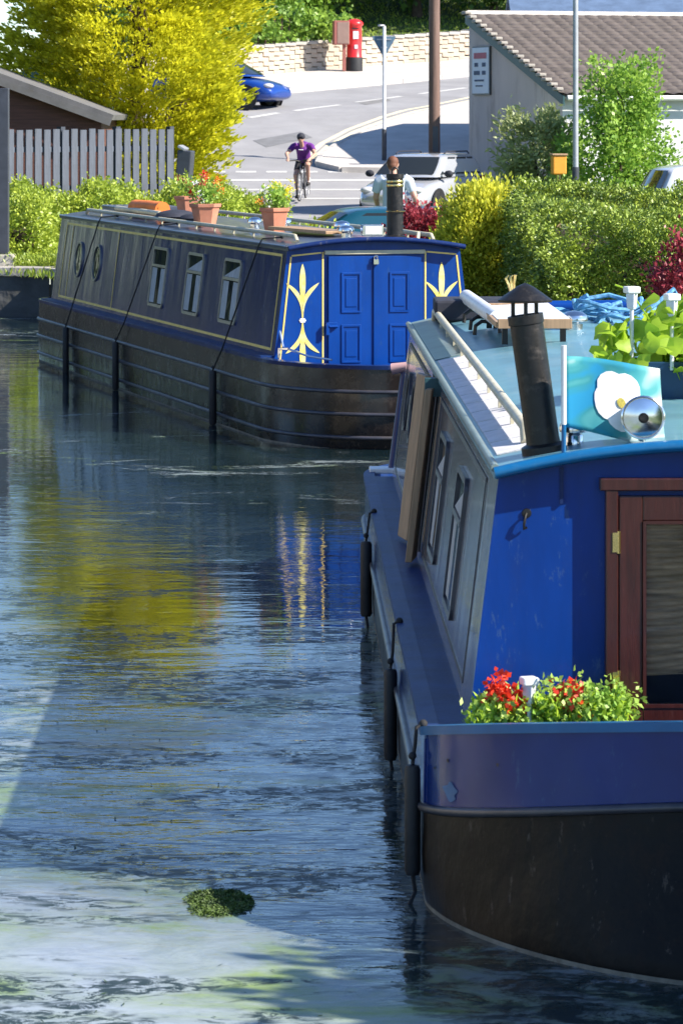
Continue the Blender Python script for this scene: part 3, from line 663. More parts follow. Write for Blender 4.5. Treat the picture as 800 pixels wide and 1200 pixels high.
m = MB(); zz = 1.735+.575*.42; m.tube([(.27+.09*math.cos(a),.26-.09*math.sin(a),zz) for a in np.linspace(.3,2.9,8)], .006, 5); m.build('chimney_chain', M['brass'], ch)
# rudder post at far end
m = MB(); m.tube([(-.25,10.75,.6),(-.25,10.72,1.25)], .05, 10); m.build('tiller_post', M['fblue'], far_root, smooth=50)
m = MB(); m.tube([(-.25,10.75,1.24),(.15,10.3,1.30),(.3,10.1,1.30)], .035, 8); m.build('tiller', M['fblue'], far_root, smooth=50)
# roof boards, hatch
m = MB(); m.box((-.1,9.2,1.79),(.7,.9,.05)); m.build('sliding_hatch', M['rooff'], far_root, bevel=.01)
m = MB(); m.tube([(-.50,8.6,1.80),(-.52,6.3,1.80)], [.03,.03], 8); m.build('boat_pole', M['cream'], far_root, smooth=50)
m = MB(); m.box((-.28,1.15,1.775),(.26,1.5,.03),(0,0,.1)); o = m.build('gang_plank', M['tan'], None, bevel=.004); o.matrix_world = far_root.matrix_basis; o.location = far_root.location; o.rotation_euler = (0,0,FA); o.location.z=.01
tag(o, 'brown wooden plank lying on the far boat roof beside the flower pots', 'plank')
# curved grab rail right side of the chimney
m = MB(); m.tube([(.45,.15,1.72),(.47,.2,1.78),(.5,1.2,1.79),(.5,1.3,1.72)], .016, 8); m.build('grab_rail', M['cream'], far_root, smooth=50)
# cleat, stern rail
m = MB(); m.tube([(-.93,-.25,.72),(-.93,-.25,.80),(-.86,-.3,.80)], .014, 6); m.tube([(-.86,.0,.95),(-.84,-.05,.80),(-.7,-.4,.74),(-.55,-.6,.72)], .011, 6); m.build('mooring_dolly', M['chrome'], far_root, smooth=50)
for (u0,u1,z0,l,lb) in ((8.0,8.4,.52,.55,'slim black fender roped beside the portholes of the far boat'),(5.05,5.75,.52,.50,'slim black fender hanging below the middle of the far boat'),(.85,1.45,.50,.50,'slim black fender hanging near the stern doors of the far boat')):
    a = W(far_root,-.80,u0,1.72); b = W(far_root,-.93,u0+.06,.74+.0); c = W(far_root,-1.085,u0+(u1-u0)*.6,.71); d = W(far_root,-1.115,u1,.50)
    a2 = W(far_root,-.63,u0-.05,1.735)
    fender(None, '', [a2,a,W(far_root,-.825,u0+.03,1.66),c,d], .035, l, lb, 'fenders on ropes from the far boat')
# flower pots on the far boat
def flower_pot(loc, rz, sc, flowers, label, leafm, nf=60, nl=500, spread=.15):
    t = empty('flower_pot', loc, rz, label, 'flower pot', 'terracotta pots on the far boat roof'); m = MB()
    m.lathe([(.095,0),(.135,.19),(.150,.195),(.155,.23),(.140,.23),(.135,.205)], (0,0,0), 6, ell=(1.05,1)); m.build('pot', M['terra'], t, bevel=.003)
    m = MB(); m.lathe([(0,.212),(.138,.205)], (0,0,0), 6, ell=(1.05,1)); m.build('soil', M['soil'], t)
    P, d = ellipsoid_pts(nl, (0,0,.33), (spread,spread,.12), .1, 5, .2); leafmesh('foliage', P, .030, leafm, t, d, 1.2, 1.5)
    m = MB()
    for k in range(14): a = rng.uniform(0,6.28); q = rng.uniform(.02,.1); m.tube([(q*math.cos(a)*.4,q*math.sin(a)*.4,.21),(q*math.cos(a)*1.3,q*math.sin(a)*1.3,.40)], .003, 4)
    m.build('stem', M['lgeran'], t)
    for (mat, cen, rad, nn_) in flowers:
        C = np.array(cen)[None]+rng.normal(size=(nn_,3))*np.array(rad); leafmesh('blossom', clumps(C, 14, .035), .017, mat, t, None, 1., 1)
    return t
def onroof(v,u,dz=0): p = W(far_root,v,u,roofz(FP,v)); return (p.x,p.y,p.z-.004+dz)
flower_pot(onroof(-.16,6.55), .3, 1, [(M['fpink'],(-.02,0,.40),(.07,.06,.05),5)], 'terracotta pot with sparse plants farthest along the boat roof', M['lgeran'], nl=160)
flower_pot(onroof(-.50,4.34), .1, 1, [(M['fred'],(-.13,0,.34),(.03,.03,.03),7),(M['fred'],(0,0,.50),(.03,.03,.03),6),(M['forange'],(.13,0,.42),(.03,.03,.06),7),(M['fpink'],(-.03,-.05,.44),(.05,.04,.03),7),(M['fwhite'],(-.06,-.08,.33),(.05,.03,.04),4)], 'terracotta pot of red and orange flowers in the middle of the boat roof', M['lgeran'])
flower_pot(onroof(-.36,2.12), .5, 1, [(M['fwhite'],(-.12,-.05,.33),(.035,.03,.04),9),(M['forange'],(-.17,-.03,.28),(.02,.02,.02),3),(M['fyel'],(.13,-.03,.38),(.04,.03,.05),12),(M['fyel'],(.02,0,.43),(.08,.03,.03),7)], 'terracotta pot of yellow and white flowers nearest the boat chimney', M['lgeran'])
m = MB(); m.tube([(0,0,0),(.05,.5,0),(.12,1.0,.0)], [.085,.09,.085], 12); o = m.build('rolled_lifebelt_bag', M['orange'], smooth=40); o.location = onroof(-.36,6.9,.09); o.rotation_euler = (0,0,FA+.2); tag(o, 'orange roll lying on the far boat roof behind the pots', 'bag')
m = MB(); m.ball((0,0,.05),(.22,.3,.07),12,8); m.ball((.2,-.3,.04),(.15,.2,.05),10,6); o = m.build('folded_tarpaulin', M['dark'], smooth=60); o.location = onroof(-.42,6.0,0); tag(o, 'crumpled dark tarpaulin beside the orange roll on the boat roof', 'tarpaulin')

# ---- near boat
NA_ = R(.94); near_root = empty('narrowboat', (1.354,12.9,0), NA_, 'near narrowboat with a blue bow, red-brown glazed door and teal roof', 'narrowboat', 'moored narrowboats')
def rise(y, z0, a, p=1.): return z0+a*(max(0,-y)/1.1)**p
NP = dict(L=8.9, HL=9.0, ends=1, levels=[(1.06,1.13,lambda y: rise(y,.62,.20)), (1.065,1.15,lambda y: rise(y,.352,.20,1.4)), (1.07,1.22,lambda y: rise(y,.18,.04)), (1.065,1.30,lambda y: .08),(1.05,1.33,lambda y: -.02),(1.0,1.2,lambda y: -.35)],
    p1=1.65, e2=1.2, strakes=[1], wl=4, b=.90, t=.79, zb=.63, zt=1.565, camber=.10, lip=.085, trim_y=.02, dz=.0, floor=.42,
    m_hull=M['black'], m_band=M['band'], m_gun=M['deck'], m_trim=M['cyan'], m_deck=M['deck'], m_side=M['nside'], m_roof=M['roofn'], m_lip=M['cyan'], m_edge=M['edge'], m_win=M['strake'])
narrowboat(NP, near_root)
window(NP, near_root, -1, 1.9, .62, .78, 1.36, hopper=1); window(NP, near_root, -1, 3.55, .62, .80, 1.36, hopper=1)
for u in (6.3,7.1,7.9): window(NP, near_root, -1, u, .34, 1.0, 1.34, round_=True)
for u in (2.,4.,6.): window(NP, near_root, 1, u, .62, .80, 1.36)
for (u0,u1) in ((.55,4.35),(5.6,8.6)): m = MB(); coach(m, NP, -1, u0, u1, .70, 1.47, .02); m.build('coachline', M['strake'], near_root)
# side hatch: opening and the two wooden lined doors folded back
m = MB(); sidepoly(m, NP, -1, [(4.75,.68),(5.35,.68),(5.35,1.54),(4.75,1.54)], .001, .006); m.build('side_hatch_opening', M['dark'], near_root)
for (ua,ub,sg) in ((4.72,4.30,-1),(5.38,5.80,1)):
    m = MB(); p0 = [sidept(NP,-1,ua,z,.01) for z in (.66,1.50)]; hinge = Vector((-1,0,0)); d = Vector((-.035,(ub-ua)*.55,0))
    vs = []
    for p in p0: vs += [p, p+d, p+d+Vector((-.032,0,0)), p+Vector((-.032,0,0))]
    m.add(vs, [(0,1,2,3),(4,5,6,7),(0,1,5,4),(1,2,6,5),(2,3,7,6),(3,0,4,7)]); m.build('side_hatch_door', M['tan'], near_root, bevel=.004)
m = MB(); m.box((0,0,0),(.09,.05,.09)); o = m.build('hatch_bracket', M['verge'], near_root); o.location = sidept(NP,-1,4.6,1.5,.03)
# long lettering on the side, too worn to read: pale brush strokes
m = MB()
for k in range(9):
    u = 6.0+k*.28; z = 1.12+.05*math.sin(k*2.1); a = [(u,z-.10),(u+.03,z-.10),(u+.045+.02*math.sin(k),z+.10),(u+.015,z+.10)]; sidepoly(m, NP, -1, a, 0, .004)
m.build('worn_lettering', M['alu'], near_root)
# roof edges and pads
m = MB()
for i in range(11):
    u = .35+i*.46; 
    m.add([Vector((v,uu,roofz(NP,v)+dz)) for uu in (u,u+.43) for v in (-.775,-.60) for dz in (.001,.006)], [(0,2,3,1),(4,5,7,6),(0,1,5,4),(2,6,7,3),(0,4,6,2),(1,3,7,5)])
m.build('nonslip_pad', M['pad'], near_root)
m = MB()
for sgn in (-1,1):
    for (u0,u1) in ((5.5,8.8),):
        v0, v1 = sorted((sgn*.785,sgn*.62)); m.add([Vector((v,uu,roofz(NP,v)+dz)) for uu in (u0,u1) for v in (v0,v1) for dz in (.001,.005)], [(0,2,3,1),(4,5,7,6),(0,1,5,4),(2,6,7,3),(0,4,6,2),(1,3,7,5)])
m.build('roof_border', M['edge'], near_root)
handrail(NP, near_root, -.655, .55, 8.55, M['cream'], .06, .021); handrail(NP, near_root, .655, .55, 8.55, M['cream'], .06, .021)
endpanel(near_root, NP, .014, M['blue'], 'bow_panel')
# front door
dz0, dz1 = .45, 1.495
m = MB()
m.box((-.387,-.035,(dz0+dz1)/2),(.045,.05,dz1-dz0)); m.box((.387,-.035,(dz0+dz1)/2),(.045,.05,dz1-dz0)); m.box((0,-.0355,dz1+.012),(.86,.055,.045)); m.build('door_frame', M['wood'], near_root, bevel=.004)
m = MB(); dc = 1.465
for (cx,cz,sx,sz) in ((-.318,.95,.085,1.03),(.318,.95,.085,1.03),(0,1.4205,.552,.089),(0,.57,.552,.27)): m.box((cx,-.032,cz),(sx,.036,sz))
dr = m.build('front_door', M['wood'], near_root, bevel=.004)
m = MB()
for (cx,cz,sx,sz) in ((-.269,1.04,.012,.67),(.269,1.04,.012,.67),(0,1.370,.526,.012),(0,.711,.526,.012)): m.box((cx,-.036,cz),(sx,.036,sz))
m.build('glazing_bead', M['wood'], dr)
def clear_glass():
    m, nt, N, L, b = nodes('clear_door_glass'); N.remove(b); t_ = N.new('ShaderNodeBsdfTransparent'); t_.inputs[0].default_value = (.85,.86,.85,1); g_ = N.new('ShaderNodeBsdfGlossy'); g_.inputs['Roughness'].default_value = .02
    lw = N.new('ShaderNodeFresnel'); lw.inputs[0].default_value = 1.35; mx = N.new('ShaderNodeMixShader'); L.new(lw.outputs[0], mx.inputs[0]); L.new(t_.outputs[0], mx.inputs[1]); L.new(g_.outputs[0], mx.inputs[2]); L.new(mx.outputs[0], N['Material Output'].inputs[0]); return m
m = MB(); m.box((0,-.038,1.04),(.53,.003,.66)); m.build('pane', clear_glass(), dr)
m = MB(); rows = []
for i in range(150):
    z = 1.366-i*.0036; rows.append([Vector((x,-.0225-.005*math.sin(z*2*PI/.021+1.6*math.sin(x*9+z*5)+.8*math.sin(x*23))-.002*math.sin(x*31+z*40),z+.05*x*(1.366-z)*2)) for x in np.linspace(-.265,.265,40)])
m.grid(rows); m.build('pleated_blind', pm('brown_pleated_blind',(.66,.44,.28),.7,var=.45,vscale=5,stretch=(1,1,9),dirt=.5,dirtcol=(.16,.11,.08)), dr, smooth=70, recalc=False)  # wavy brown sheet standing in for rippled reflections in the door glass
m = MB(); m.box((0,-.0155,.77),(.53,.003,.14)); m.build('lower_shade', M['dark'], dr)  # flat dark strip across the foot of the door glass
for zz in (1.30,.80):
    m = MB(); m.tube([(-.362,-.056,zz-.04),(-.362,-.056,zz+.04)], .007, 8); m.box((-.375,-.0605,zz),(.02,.004,.07)); m.build('hinge', M['brass'], dr)
# hook, small screws and a handle on the blue panel
m = MB(); m.lathe([(.018,0),(.016,.006),(0,.008)], (-.69,-.014,1.40), 12, (PI/2,0,0)); m.tube([(-.69,-.018,1.40),(-.695,-.032,1.39),(-.70,-.035,1.365),(-.70,-.03,1.345),(-.69,-.025,1.35)], .005, 6); m.build('coat_hook', M['chim'], near_root, smooth=50)
m = MB(); m.box((-.565,-.02,1.50),(.012,.012,.13)); m.build('cable_clip', M['navy'], near_root)
# headlamp
m = MB(); hc = (-.273,-.03,1.745); m.lathe([(.0,.085),(.04,.08),(.066,.05),(.077,.0),(.080,-.008),(.075,-.012),(.072,-.005)], hc, 28, (-PI/2,0,0)); m.tube([(hc[0],.0,1.66),(hc[0],-.005,1.68)], .014, 8); hl = m.build('headlamp', M['chrome'], near_root, smooth=40)
m = MB(); m.lathe([(0,-.018),(.04,-.014),(.0725,-.004)], hc, 28, (-PI/2,0,0)); m.build('headlamp_lens', M['chrome'], hl, smooth=60)
m = MB(); m.lathe([(.013,-.028),(.013,-.015)], hc, 14, (-PI/2,0,0)); m.tube([(hc[0]+.0135*math.cos(a)*1.2,hc[1]-.024,hc[2]+.0135*math.sin(a)*1.2) for a in np.linspace(0,6.2,16)], .003, 5, closed=True); m.build('lens_cap', M['chim'], hl)
chimney(near_root, -.615, .14, 1.61, .50, .061, -.07, (), True)
vent(NP, near_root, -.50, .22, .055); vent(NP, near_root, 0.02, 6.6, .075)
# stern post seen beyond the cabin
m = MB(); m.tube([(-.885,9.25,.62),(-.80,9.30,1.25)], .035, 10); m.build('stern_post', M['navy'], near_root, smooth=50)
m = MB(); m.tube([(-.89,9.30,1.26),(-.80,9.28,1.275),(-.62,9.2,1.27)], [.035,.03,.025], 10); m.build('stern_post_handle', pm('faded_pink_handle', (.45,.28,.28), .4), near_root, smooth=50)
m = MB(); m.box((-.93,9.25,.64),(.2,.18,.03)); m.build('stern_step', M['white'], near_root, bevel=.006)
m = MB(); m.prism([(-.50+.055*math.cos(a)*(1+.35*math.sin(3*a+1)), .50+.04*math.sin(a)*(1+.3*math.cos(4*a))) for a in np.linspace(0,2*PI,18)[:-1]], lambda a,b,d: Vector((0,0,0)), 1) if False else None
def bandpt(t, z, off):                                   # on the bow band: t angle along the rounded end
    k = (z-.352)/(.62-.352); w_, e_ = 1.065+(1.06-1.065)*k+off, 1.15+(1.13-1.15)*k+off
    return Vector((-w_*math.sin(t)**(2/1.65), -e_*math.cos(t)**(2/1.65), z))
for (t0,zc,rt,rz,mt,nm) in ((1.20,.46,.045,.030,'cyan','paint_patch'),(1.22,.565,.007,.006,'black','rust_spot'),(.95,.60,.006,.006,'chim','rust_spot'),(1.33,.52,.006,.005,'black','rust_spot')):
    m = MB(); m.add([bandpt(t0+rt*math.cos(a)*(1+.22*math.sin(3*a+1)+.16*math.sin(5*a)), zc+rz*math.sin(a)*(1+.2*math.cos(4*a)), .004) for a in np.linspace(0,2*PI,29)[:-1]],[tuple(range(28))]); m.build(nm, M[mt], near_root)
for t0 in (.62,1.47):
    m = MB(); m.tube([bandpt(t0,z,.002) for z in (.37,.45,.53,.60)], .0045, 6); m.build('weld_seam', M['band'], near_root, smooth=60)
# things on the near roof
def nr(v,u,dz=0): p = W(near_root,v,u,roofz(NP,v)); return Vector((p.x,p.y,p.z+dz))
t = empty('white_board', nr(-.27,6.3,0), NA_, 'white flat panel with a wooden edge propped on the near boat roof', 'panel')
m = MB(); m.box((0,0,.12),(.36,1.5,.012),(0,-.05,0)); m.build('panel_face', M['white'], t, bevel=.003)
m = MB(); m.box((0,-.77,.105),(.38,.03,.05)); m.box((0,.77,.105),(.38,.03,.05)); m.box((-.19,0,.098),(.02,1.5,.03)); m.build('wooden_edge', M['tan'], t, bevel=.003)

for sx in (-1,1):
    for sy in (-1,1): m = MB(); m.box((sx*.15,sy*.7,.045),(.03,.03,.10)); m.build('foot', M['chim'], t)
t = empty('white_tube', nr(-.46,7.2,0), NA_, 'white plastic tube on black brackets beside the handrail', 'tube')
m = MB(); P0, P1 = Vector((.035,-1.0,.115)), Vector((-.02,1.1,.125)); m.tube([P0,P1], .042, 18, cap=False); m.tube([P1,P0], .034, 18, cap=False); m.lathe([(.034,0),(.043,0),(.043,.015)], P0-Vector((0,.002,0)), 18, (-PI/2,0,0)); m.build('tube_body', M['plastic'], t, smooth=40)
for y in (-.55,-.1,.6): m = MB(); m.tube([(-.06,y,.0),(-.055,y,.05),(-.02,y,.075),(.04,y,.07),(.075,y,.04),(.08,y,.0)], .012, 6); m.build('bracket', M['chim'], t)
m = MB(); m.box((0,0,.06),(.62,.5,.12)); o = m.build('storage_box', M['dark'], bevel=.015); o.location = nr(-.36,8.35,-.02); tag(o, 'low dark box at the far end of the near boat roof', 'box')
m = MB(); m.tube([(-.30,0,.035),(.75,.15,.04)], .03, 12); o = m.build('blue_pipe', M['fblue'], smooth=50); o.location = nr(.15,8.4,0); tag(o, 'thick blue pipe laid across the far end of the near roof', 'pipe')
m = MB(); pts = []
for k in range(70): a = k*.42; r_ = .10+.045*math.sin(k*.7); pts.append((r_*math.cos(a)*1.7+.1*math.sin(k*.23), r_*math.sin(a)*1.2, .02+.12*k/70+.03*math.sin(k*1.3)))
m.tube(pts, .013, 6); m.tube([(-.3,0,.02),(-.1,.1,.06),(.2,-.1,.05),(.4,0,.20),(.45,.05,.10),(.6,.1,.02)], .014, 6); o = m.build('coiled_rope', M['brope'], smooth=50); o.location = nr(.25,7.4,-.01); tag(o, 'tangled blue and white rope on the near boat roof behind the planter', 'rope')
m = MB(); [m.tube([(.0+.02*k,.0,.03),(-.03+.03*k,0,.16),(-.06+.05*k,0,.22+.02*k),(-.03+.045*k,0,.26)], [.012,.014,.016,.008], 6) for k in range(3)]; m.lathe([(0,0),(.05,0),(.06,.04),(.04,.07)], (0,0,0), 12)
o = m.build('brass_ornament', M['brass'], smooth=50); o.location = nr(-.15,7.95,0.1); o.location = nr(-.22,8.2,.09); o.scale = (.55,.55,.55); tag(o, 'small brass claw ornament behind the hatted chimney', 'ornament')
# roof planter
t = empty('roof_planter', nr(.33,1.95,0), NA_, 'dark blue planter of yellow-green leafy plants on the near boat roof', 'planter')
m = MB(); tb, tt_ = (.40,.12), (.46,.15); H_ = .17
vs = [(sx*tb[0],sy*tb[1],-.02) for sx in (-1,1) for sy in (-1,1)]+[(sx*tt_[0],sy*tt_[1],H_) for sx in (-1,1) for sy in (-1,1)]+[(sx*(tt_[0]-.02),sy*(tt_[1]-.02),H_) for sx in (-1,1) for sy in (-1,1)]+[(sx*(tt_[0]-.02),sy*(tt_[1]-.02),H_-.03) for sx in (-1,1) for sy in (-1,1)]
fq = [(0,2,3,1),(0,1,5,4),(2,6,7,3),(0,4,6,2),(1,3,7,5)]+[(4,5,9,8),(5,7,11,9),(7,6,10,11),(6,4,8,10)]+[(8,9,13,12),(9,11,15,13),(11,10,14,15),(10,8,12,14)]
m.add(vs,fq); m.build('trough', M['planter'], t, bevel=.004)
m = MB(); m.box((0,0,H_-.04),(.86,.24,.03)); m.build('soil', M['soil'], t)
def disc_leaves(name, P, N_, size, mat, parent, k=9):
    V, Fc = [], []
    for p, nn in zip(P, N_):
        nn = Vector(nn)+Vector(rng.normal(size=3)*.55); nn.normalize(); a = nn.orthogonal().normalized(); b = nn.cross(a); s = size*rng.uniform(.6,1.25); q0 = len(V); V.append(tuple(Vector(p)-nn*s*.12)); ph = rng.uniform(0,6.3)
        for i in range(k):
            an = 2*PI*i/k+ph; rr = s*(1+.16*math.sin(3*an+ph))*(1 if i else .6); V.append(tuple(Vector(p)+(a*math.cos(an)+b*math.sin(an))*rr+nn*s*.18*math.sin(2*an)))
        Fc += [(q0,q0+1+i,q0+1+(i+1)%k) for i in range(k)]
    me = bpy.data.meshes.new(name); me.from_pydata(V,[],Fc); me.materials.append(mat); me.polygons.foreach_set('use_smooth',[True]*len(me.polygons)); o = bpy.data.objects.new(name, me); COL.objects.link(o); o.parent = parent; return o
P, d = ellipsoid_pts(460, (-.08,-.02,.27), (.58,.24,.17), .25, 6, .2); d[:,1] -= .3; d[:,2] += .35
disc_leaves('foliage', P, d, .046, M['lettuce'], t)
P2 = np.array([(-.52+rng.normal()*.05,-.1+rng.normal()*.05,.12+rng.normal()*.06) for _ in range(36)]); disc_leaves('trailing_foliage', P2, np.array([(-.5,-.8,.3)]*36), .038, M['lettuce'], t)
P3 = np.array([(rng.uniform(.0,.3),-.18+rng.normal()*.03,.02+rng.normal()*.05) for _ in range(14)]); disc_leaves('trailing_foliage', P3, np.array([(0,-1,.3)]*14), .03, M['lettuce'], t)
leafmesh('blossom', clumps(np.array([(.02+rng.normal()*.09,-.2,.24+rng.normal()*.03) for _ in range(9)]), 20, .05), .022, M['fyel'], t, None, 1., 1)
leafmesh('blossom', clumps(np.array([(.08+.03*k,-.19,.0+.01*k) for k in range(3)]), 20, .04), .02, M['fyel'], t, None, 1., 1)
m = MB()
for k in range(26): x = rng.uniform(-.4,.4); m.tube([(x,rng.uniform(-.08,.08),.14),(x*1.1,-.05+rng.normal()*.05,.3)], .005, 5)
m.tube([(-.34,0,.15),(-.38,0,.34),(-.46,0,.46),(-.52,0,.48)], .004, 5); m.build('stem', M['lettuce'], t)
def solar_light(loc, label, h=.28, s=1):
    t = empty('solar_light', loc, .3, label, 'solar light', 'white solar stake lights'); m = MB(); m.tube([(0,0,-.02),(0,0,h-.05)], .009*s, 8); m.build('stake', M['plastic'], t, smooth=50)
    m = MB(); m.lathe([(.018*s,h-.07),(.022*s,h-.06),(.027*s,h-.005)], (0,0,0), 4); m.build('lamp_body', M['plastic'], t, bevel=.002)
    m = MB(); m.box((0,0,h+.01),(.058*s,.058*s,.028*s)); m.build('lamp_cap', M['white'], t, bevel=.006)
solar_light(nr(-.13,1.85,.14), 'white solar light rising from the left end of the roof planter', .30)
solar_light(nr(.03,1.80,.14), 'white solar light further right among the roof planter leaves', .27)
# flag
FO = nr(-.555,-.0,0)
t = empty('garden_flag', FO, NA_, 'teal flag with a white flower on a short white pole', 'flag')
m = MB(); m.tube([(0,0,-.06),(0,0,.10)], .0085, 8); m.build('pole_foot', M['cyan'], t, smooth=50); m = MB(); m.tube([(0,0,.10),(0,0,.385)], .0095, 8); m.build('pole', M['white'], t, smooth=50)
def flagpt(a, b, off=0):                                # a along the cloth, b down
    x = .006+a*.355+b*.02*a; z = .345-.055*a**1.5-b*(.255+.02*a)-.03*a*b; y = .02+.10*a+.028*math.sin(a*7+b*2)*(.3+a)-.02*b
    return Vector((x, y+off, z))
def fabric(name):
    m, nt, N, L, b = nodes(name); tc = N.new('ShaderNodeTexCoord'); mp = N.new('ShaderNodeMapping'); mp.inputs['Scale'].default_value = (5,0,9); mp.inputs['Rotation'].default_value = (0,.5,0); L.new(tc.outputs['Object'], mp.inputs[0])
    n = N.new('ShaderNodeTexNoise'); n.inputs['Scale'].default_value = 1.; n.inputs['Distortion'].default_value = 1.2; n.inputs['Detail'].default_value = 1.5; L.new(mp.outputs[0], n.inputs['Vector'])
    sep = N.new('ShaderNodeSeparateXYZ'); L.new(tc.outputs['Object'], sep.inputs[0])
    ma = N.new('ShaderNodeMath'); ma.operation = 'MULTIPLY_ADD'; L.new(sep.outputs[0], ma.inputs[0]); ma.inputs[1].default_value = .95; L.new(n.outputs[0], ma.inputs[2])
    r = N.new('ShaderNodeValToRGB'); L.new(ma.outputs[0], r.inputs[0]); e = r.color_ramp.elements; e[0].position = .42; e[0].color = (.01,.30,.55,1); e[1].position = .86; e[1].color = (.75,.80,.80,1)
    x = e.new(.55); x.color = (.03,.30,.36,1); x = e.new(.70); x.color = (.10,.42,.44,1); L.new(r.outputs[0], b.inputs['Base Color']); b.inputs['Roughness'].default_value = .8
    tr = N.new('ShaderNodeBsdfTranslucent'); L.new(r.outputs[0], tr.inputs[0]); mx = N.new('ShaderNodeMixShader'); mx.inputs[0].default_value = .3; L.new(b.outputs[0], mx.inputs[1]); L.new(tr.outputs[0], mx.inputs[2]); L.new(mx.outputs[0], N['Material Output'].inputs[0]); return m
m = MB(); m.grid([[flagpt(i/20,j/14) for j in range(15)] for i in range(21)]); o = m.build('flag_cloth', fabric('printed_flag_cloth'), t, smooth=True, recalc=False); sm = o.modifiers.new('thickness','SOLIDIFY'); sm.thickness = .002
m = MB()
for k in range(5):
    an = k*2*PI/5+.3; ca, cb = .55+.115*math.cos(an), .50+.16*math.sin(an); rows = []
    for i in range(7):
        rr = i/6; rows.append([flagpt(ca+rr*.155*math.cos(q)*(1+.06*math.sin(3*q+k)), cb+rr*.235*math.sin(q), -.003-.003*(1-rr)-.0006*k) for q in np.linspace(0,2*PI,17)[:-1]])
    m.grid(rows, closed=True)
m.build('printed_flower', M['white'], t, smooth=60, recalc=False)
m = MB(); rows = [[flagpt(.56+rr*.045*math.cos(q), .52+rr*.065*math.sin(q), -.011) for q in np.linspace(0,2*PI,13)[:-1]] for rr in (0,.5,1)]; m.grid(rows, closed=True); m.build('flower_centre', pm('stamen_print',(.35,.30,.06),.9,var=.5,vscale=90), t, recalc=False)
# bow flowers
t = empty('bow_flower_trough', W(near_root,-.62,-.16,.42), NA_, 'trough of red geraniums and bright green leaves behind the bow rail', 'flower trough')
m = MB(); m.box((0,0,.11),(.50,.16,.20)); m.build('trough', M['planter'], t, bevel=.01)
m = MB(); m.box((0,0,.20),(.46,.13,.03)); m.build('soil', M['soil'], t)
C = np.array([(x+rng.normal()*.02, rng.uniform(-.08,.06), .26+rng.uniform(0,.10)*(.6+.4*(x>0))) for x in np.linspace(-.24,.28,110)]); leafmesh('foliage', clumps(C, 26, .055), .017, M['lgeran'], t, None, 1.4, 1)
C = np.array([(rng.uniform(-.26,.26), rng.uniform(-.07,.05), .25+rng.uniform(0,.07)) for _ in range(110)]); leafmesh('foliage', clumps(C, 16, .045), .015, M['lettuce'], t, np.tile([0,0,1.],(1760,1)), 2.2, .9)
for (cx,cz,n_) in ((-.185,.365,9),(-.115,.335,7),(.085,.36,9)):
    C = np.array([(cx+rng.normal()*.018,-.03+rng.normal()*.02,cz+rng.normal()*.016) for _ in range(n_)]); leafmesh('blossom', clumps(C, 22, .036), .022, M['fred'], t, None, 1., 1)
leafmesh('blossom', clumps(np.array([(.13,-.05,.30),(.12,-.05,.315),(-.16,-.05,.33)]), 12, .03), .017, M['forange'], t, None, 1., 1)
leafmesh('blossom', clumps(np.array([(.27,-.06,.25),(.22,-.05,.27),(-.06,-.05,.33)]), 8, .02), .010, M['fwhite'], t, None, 1., 1)
m = MB(); [m.tube([(x,0,.2),(x+.005,-.02,.36)], .004, 5) for x in (-.19,-.11,.085)]; m.build('stem', M['lgeran'], t)
p = W(near_root,-.695,-.22,.62); solar_light(p, 'white solar light standing among the red bow flowers', .20)
# fenders on the near boat
for (u, ztop, l, r, v, lb) in ((-.02,.50,.40,.029,-1.10,'long black fender hanging from the bow corner of the near boat'),(2.6,.44,.40,.029,-1.10,'middle black fender hanging on the near boat side'),(6.9,.48,.42,.032,-1.105,'farthest black fender near the stern end of the near boat')):
    a = W(near_root,-1.06,u+.03,.64); fender(None,'',[a,W(near_root,-1.085,u+.02,.63),W(near_root,v+.01,u+.01,ztop+.07),W(near_root,v,u,ztop)], r, l, lb, 'fenders on the near boat')

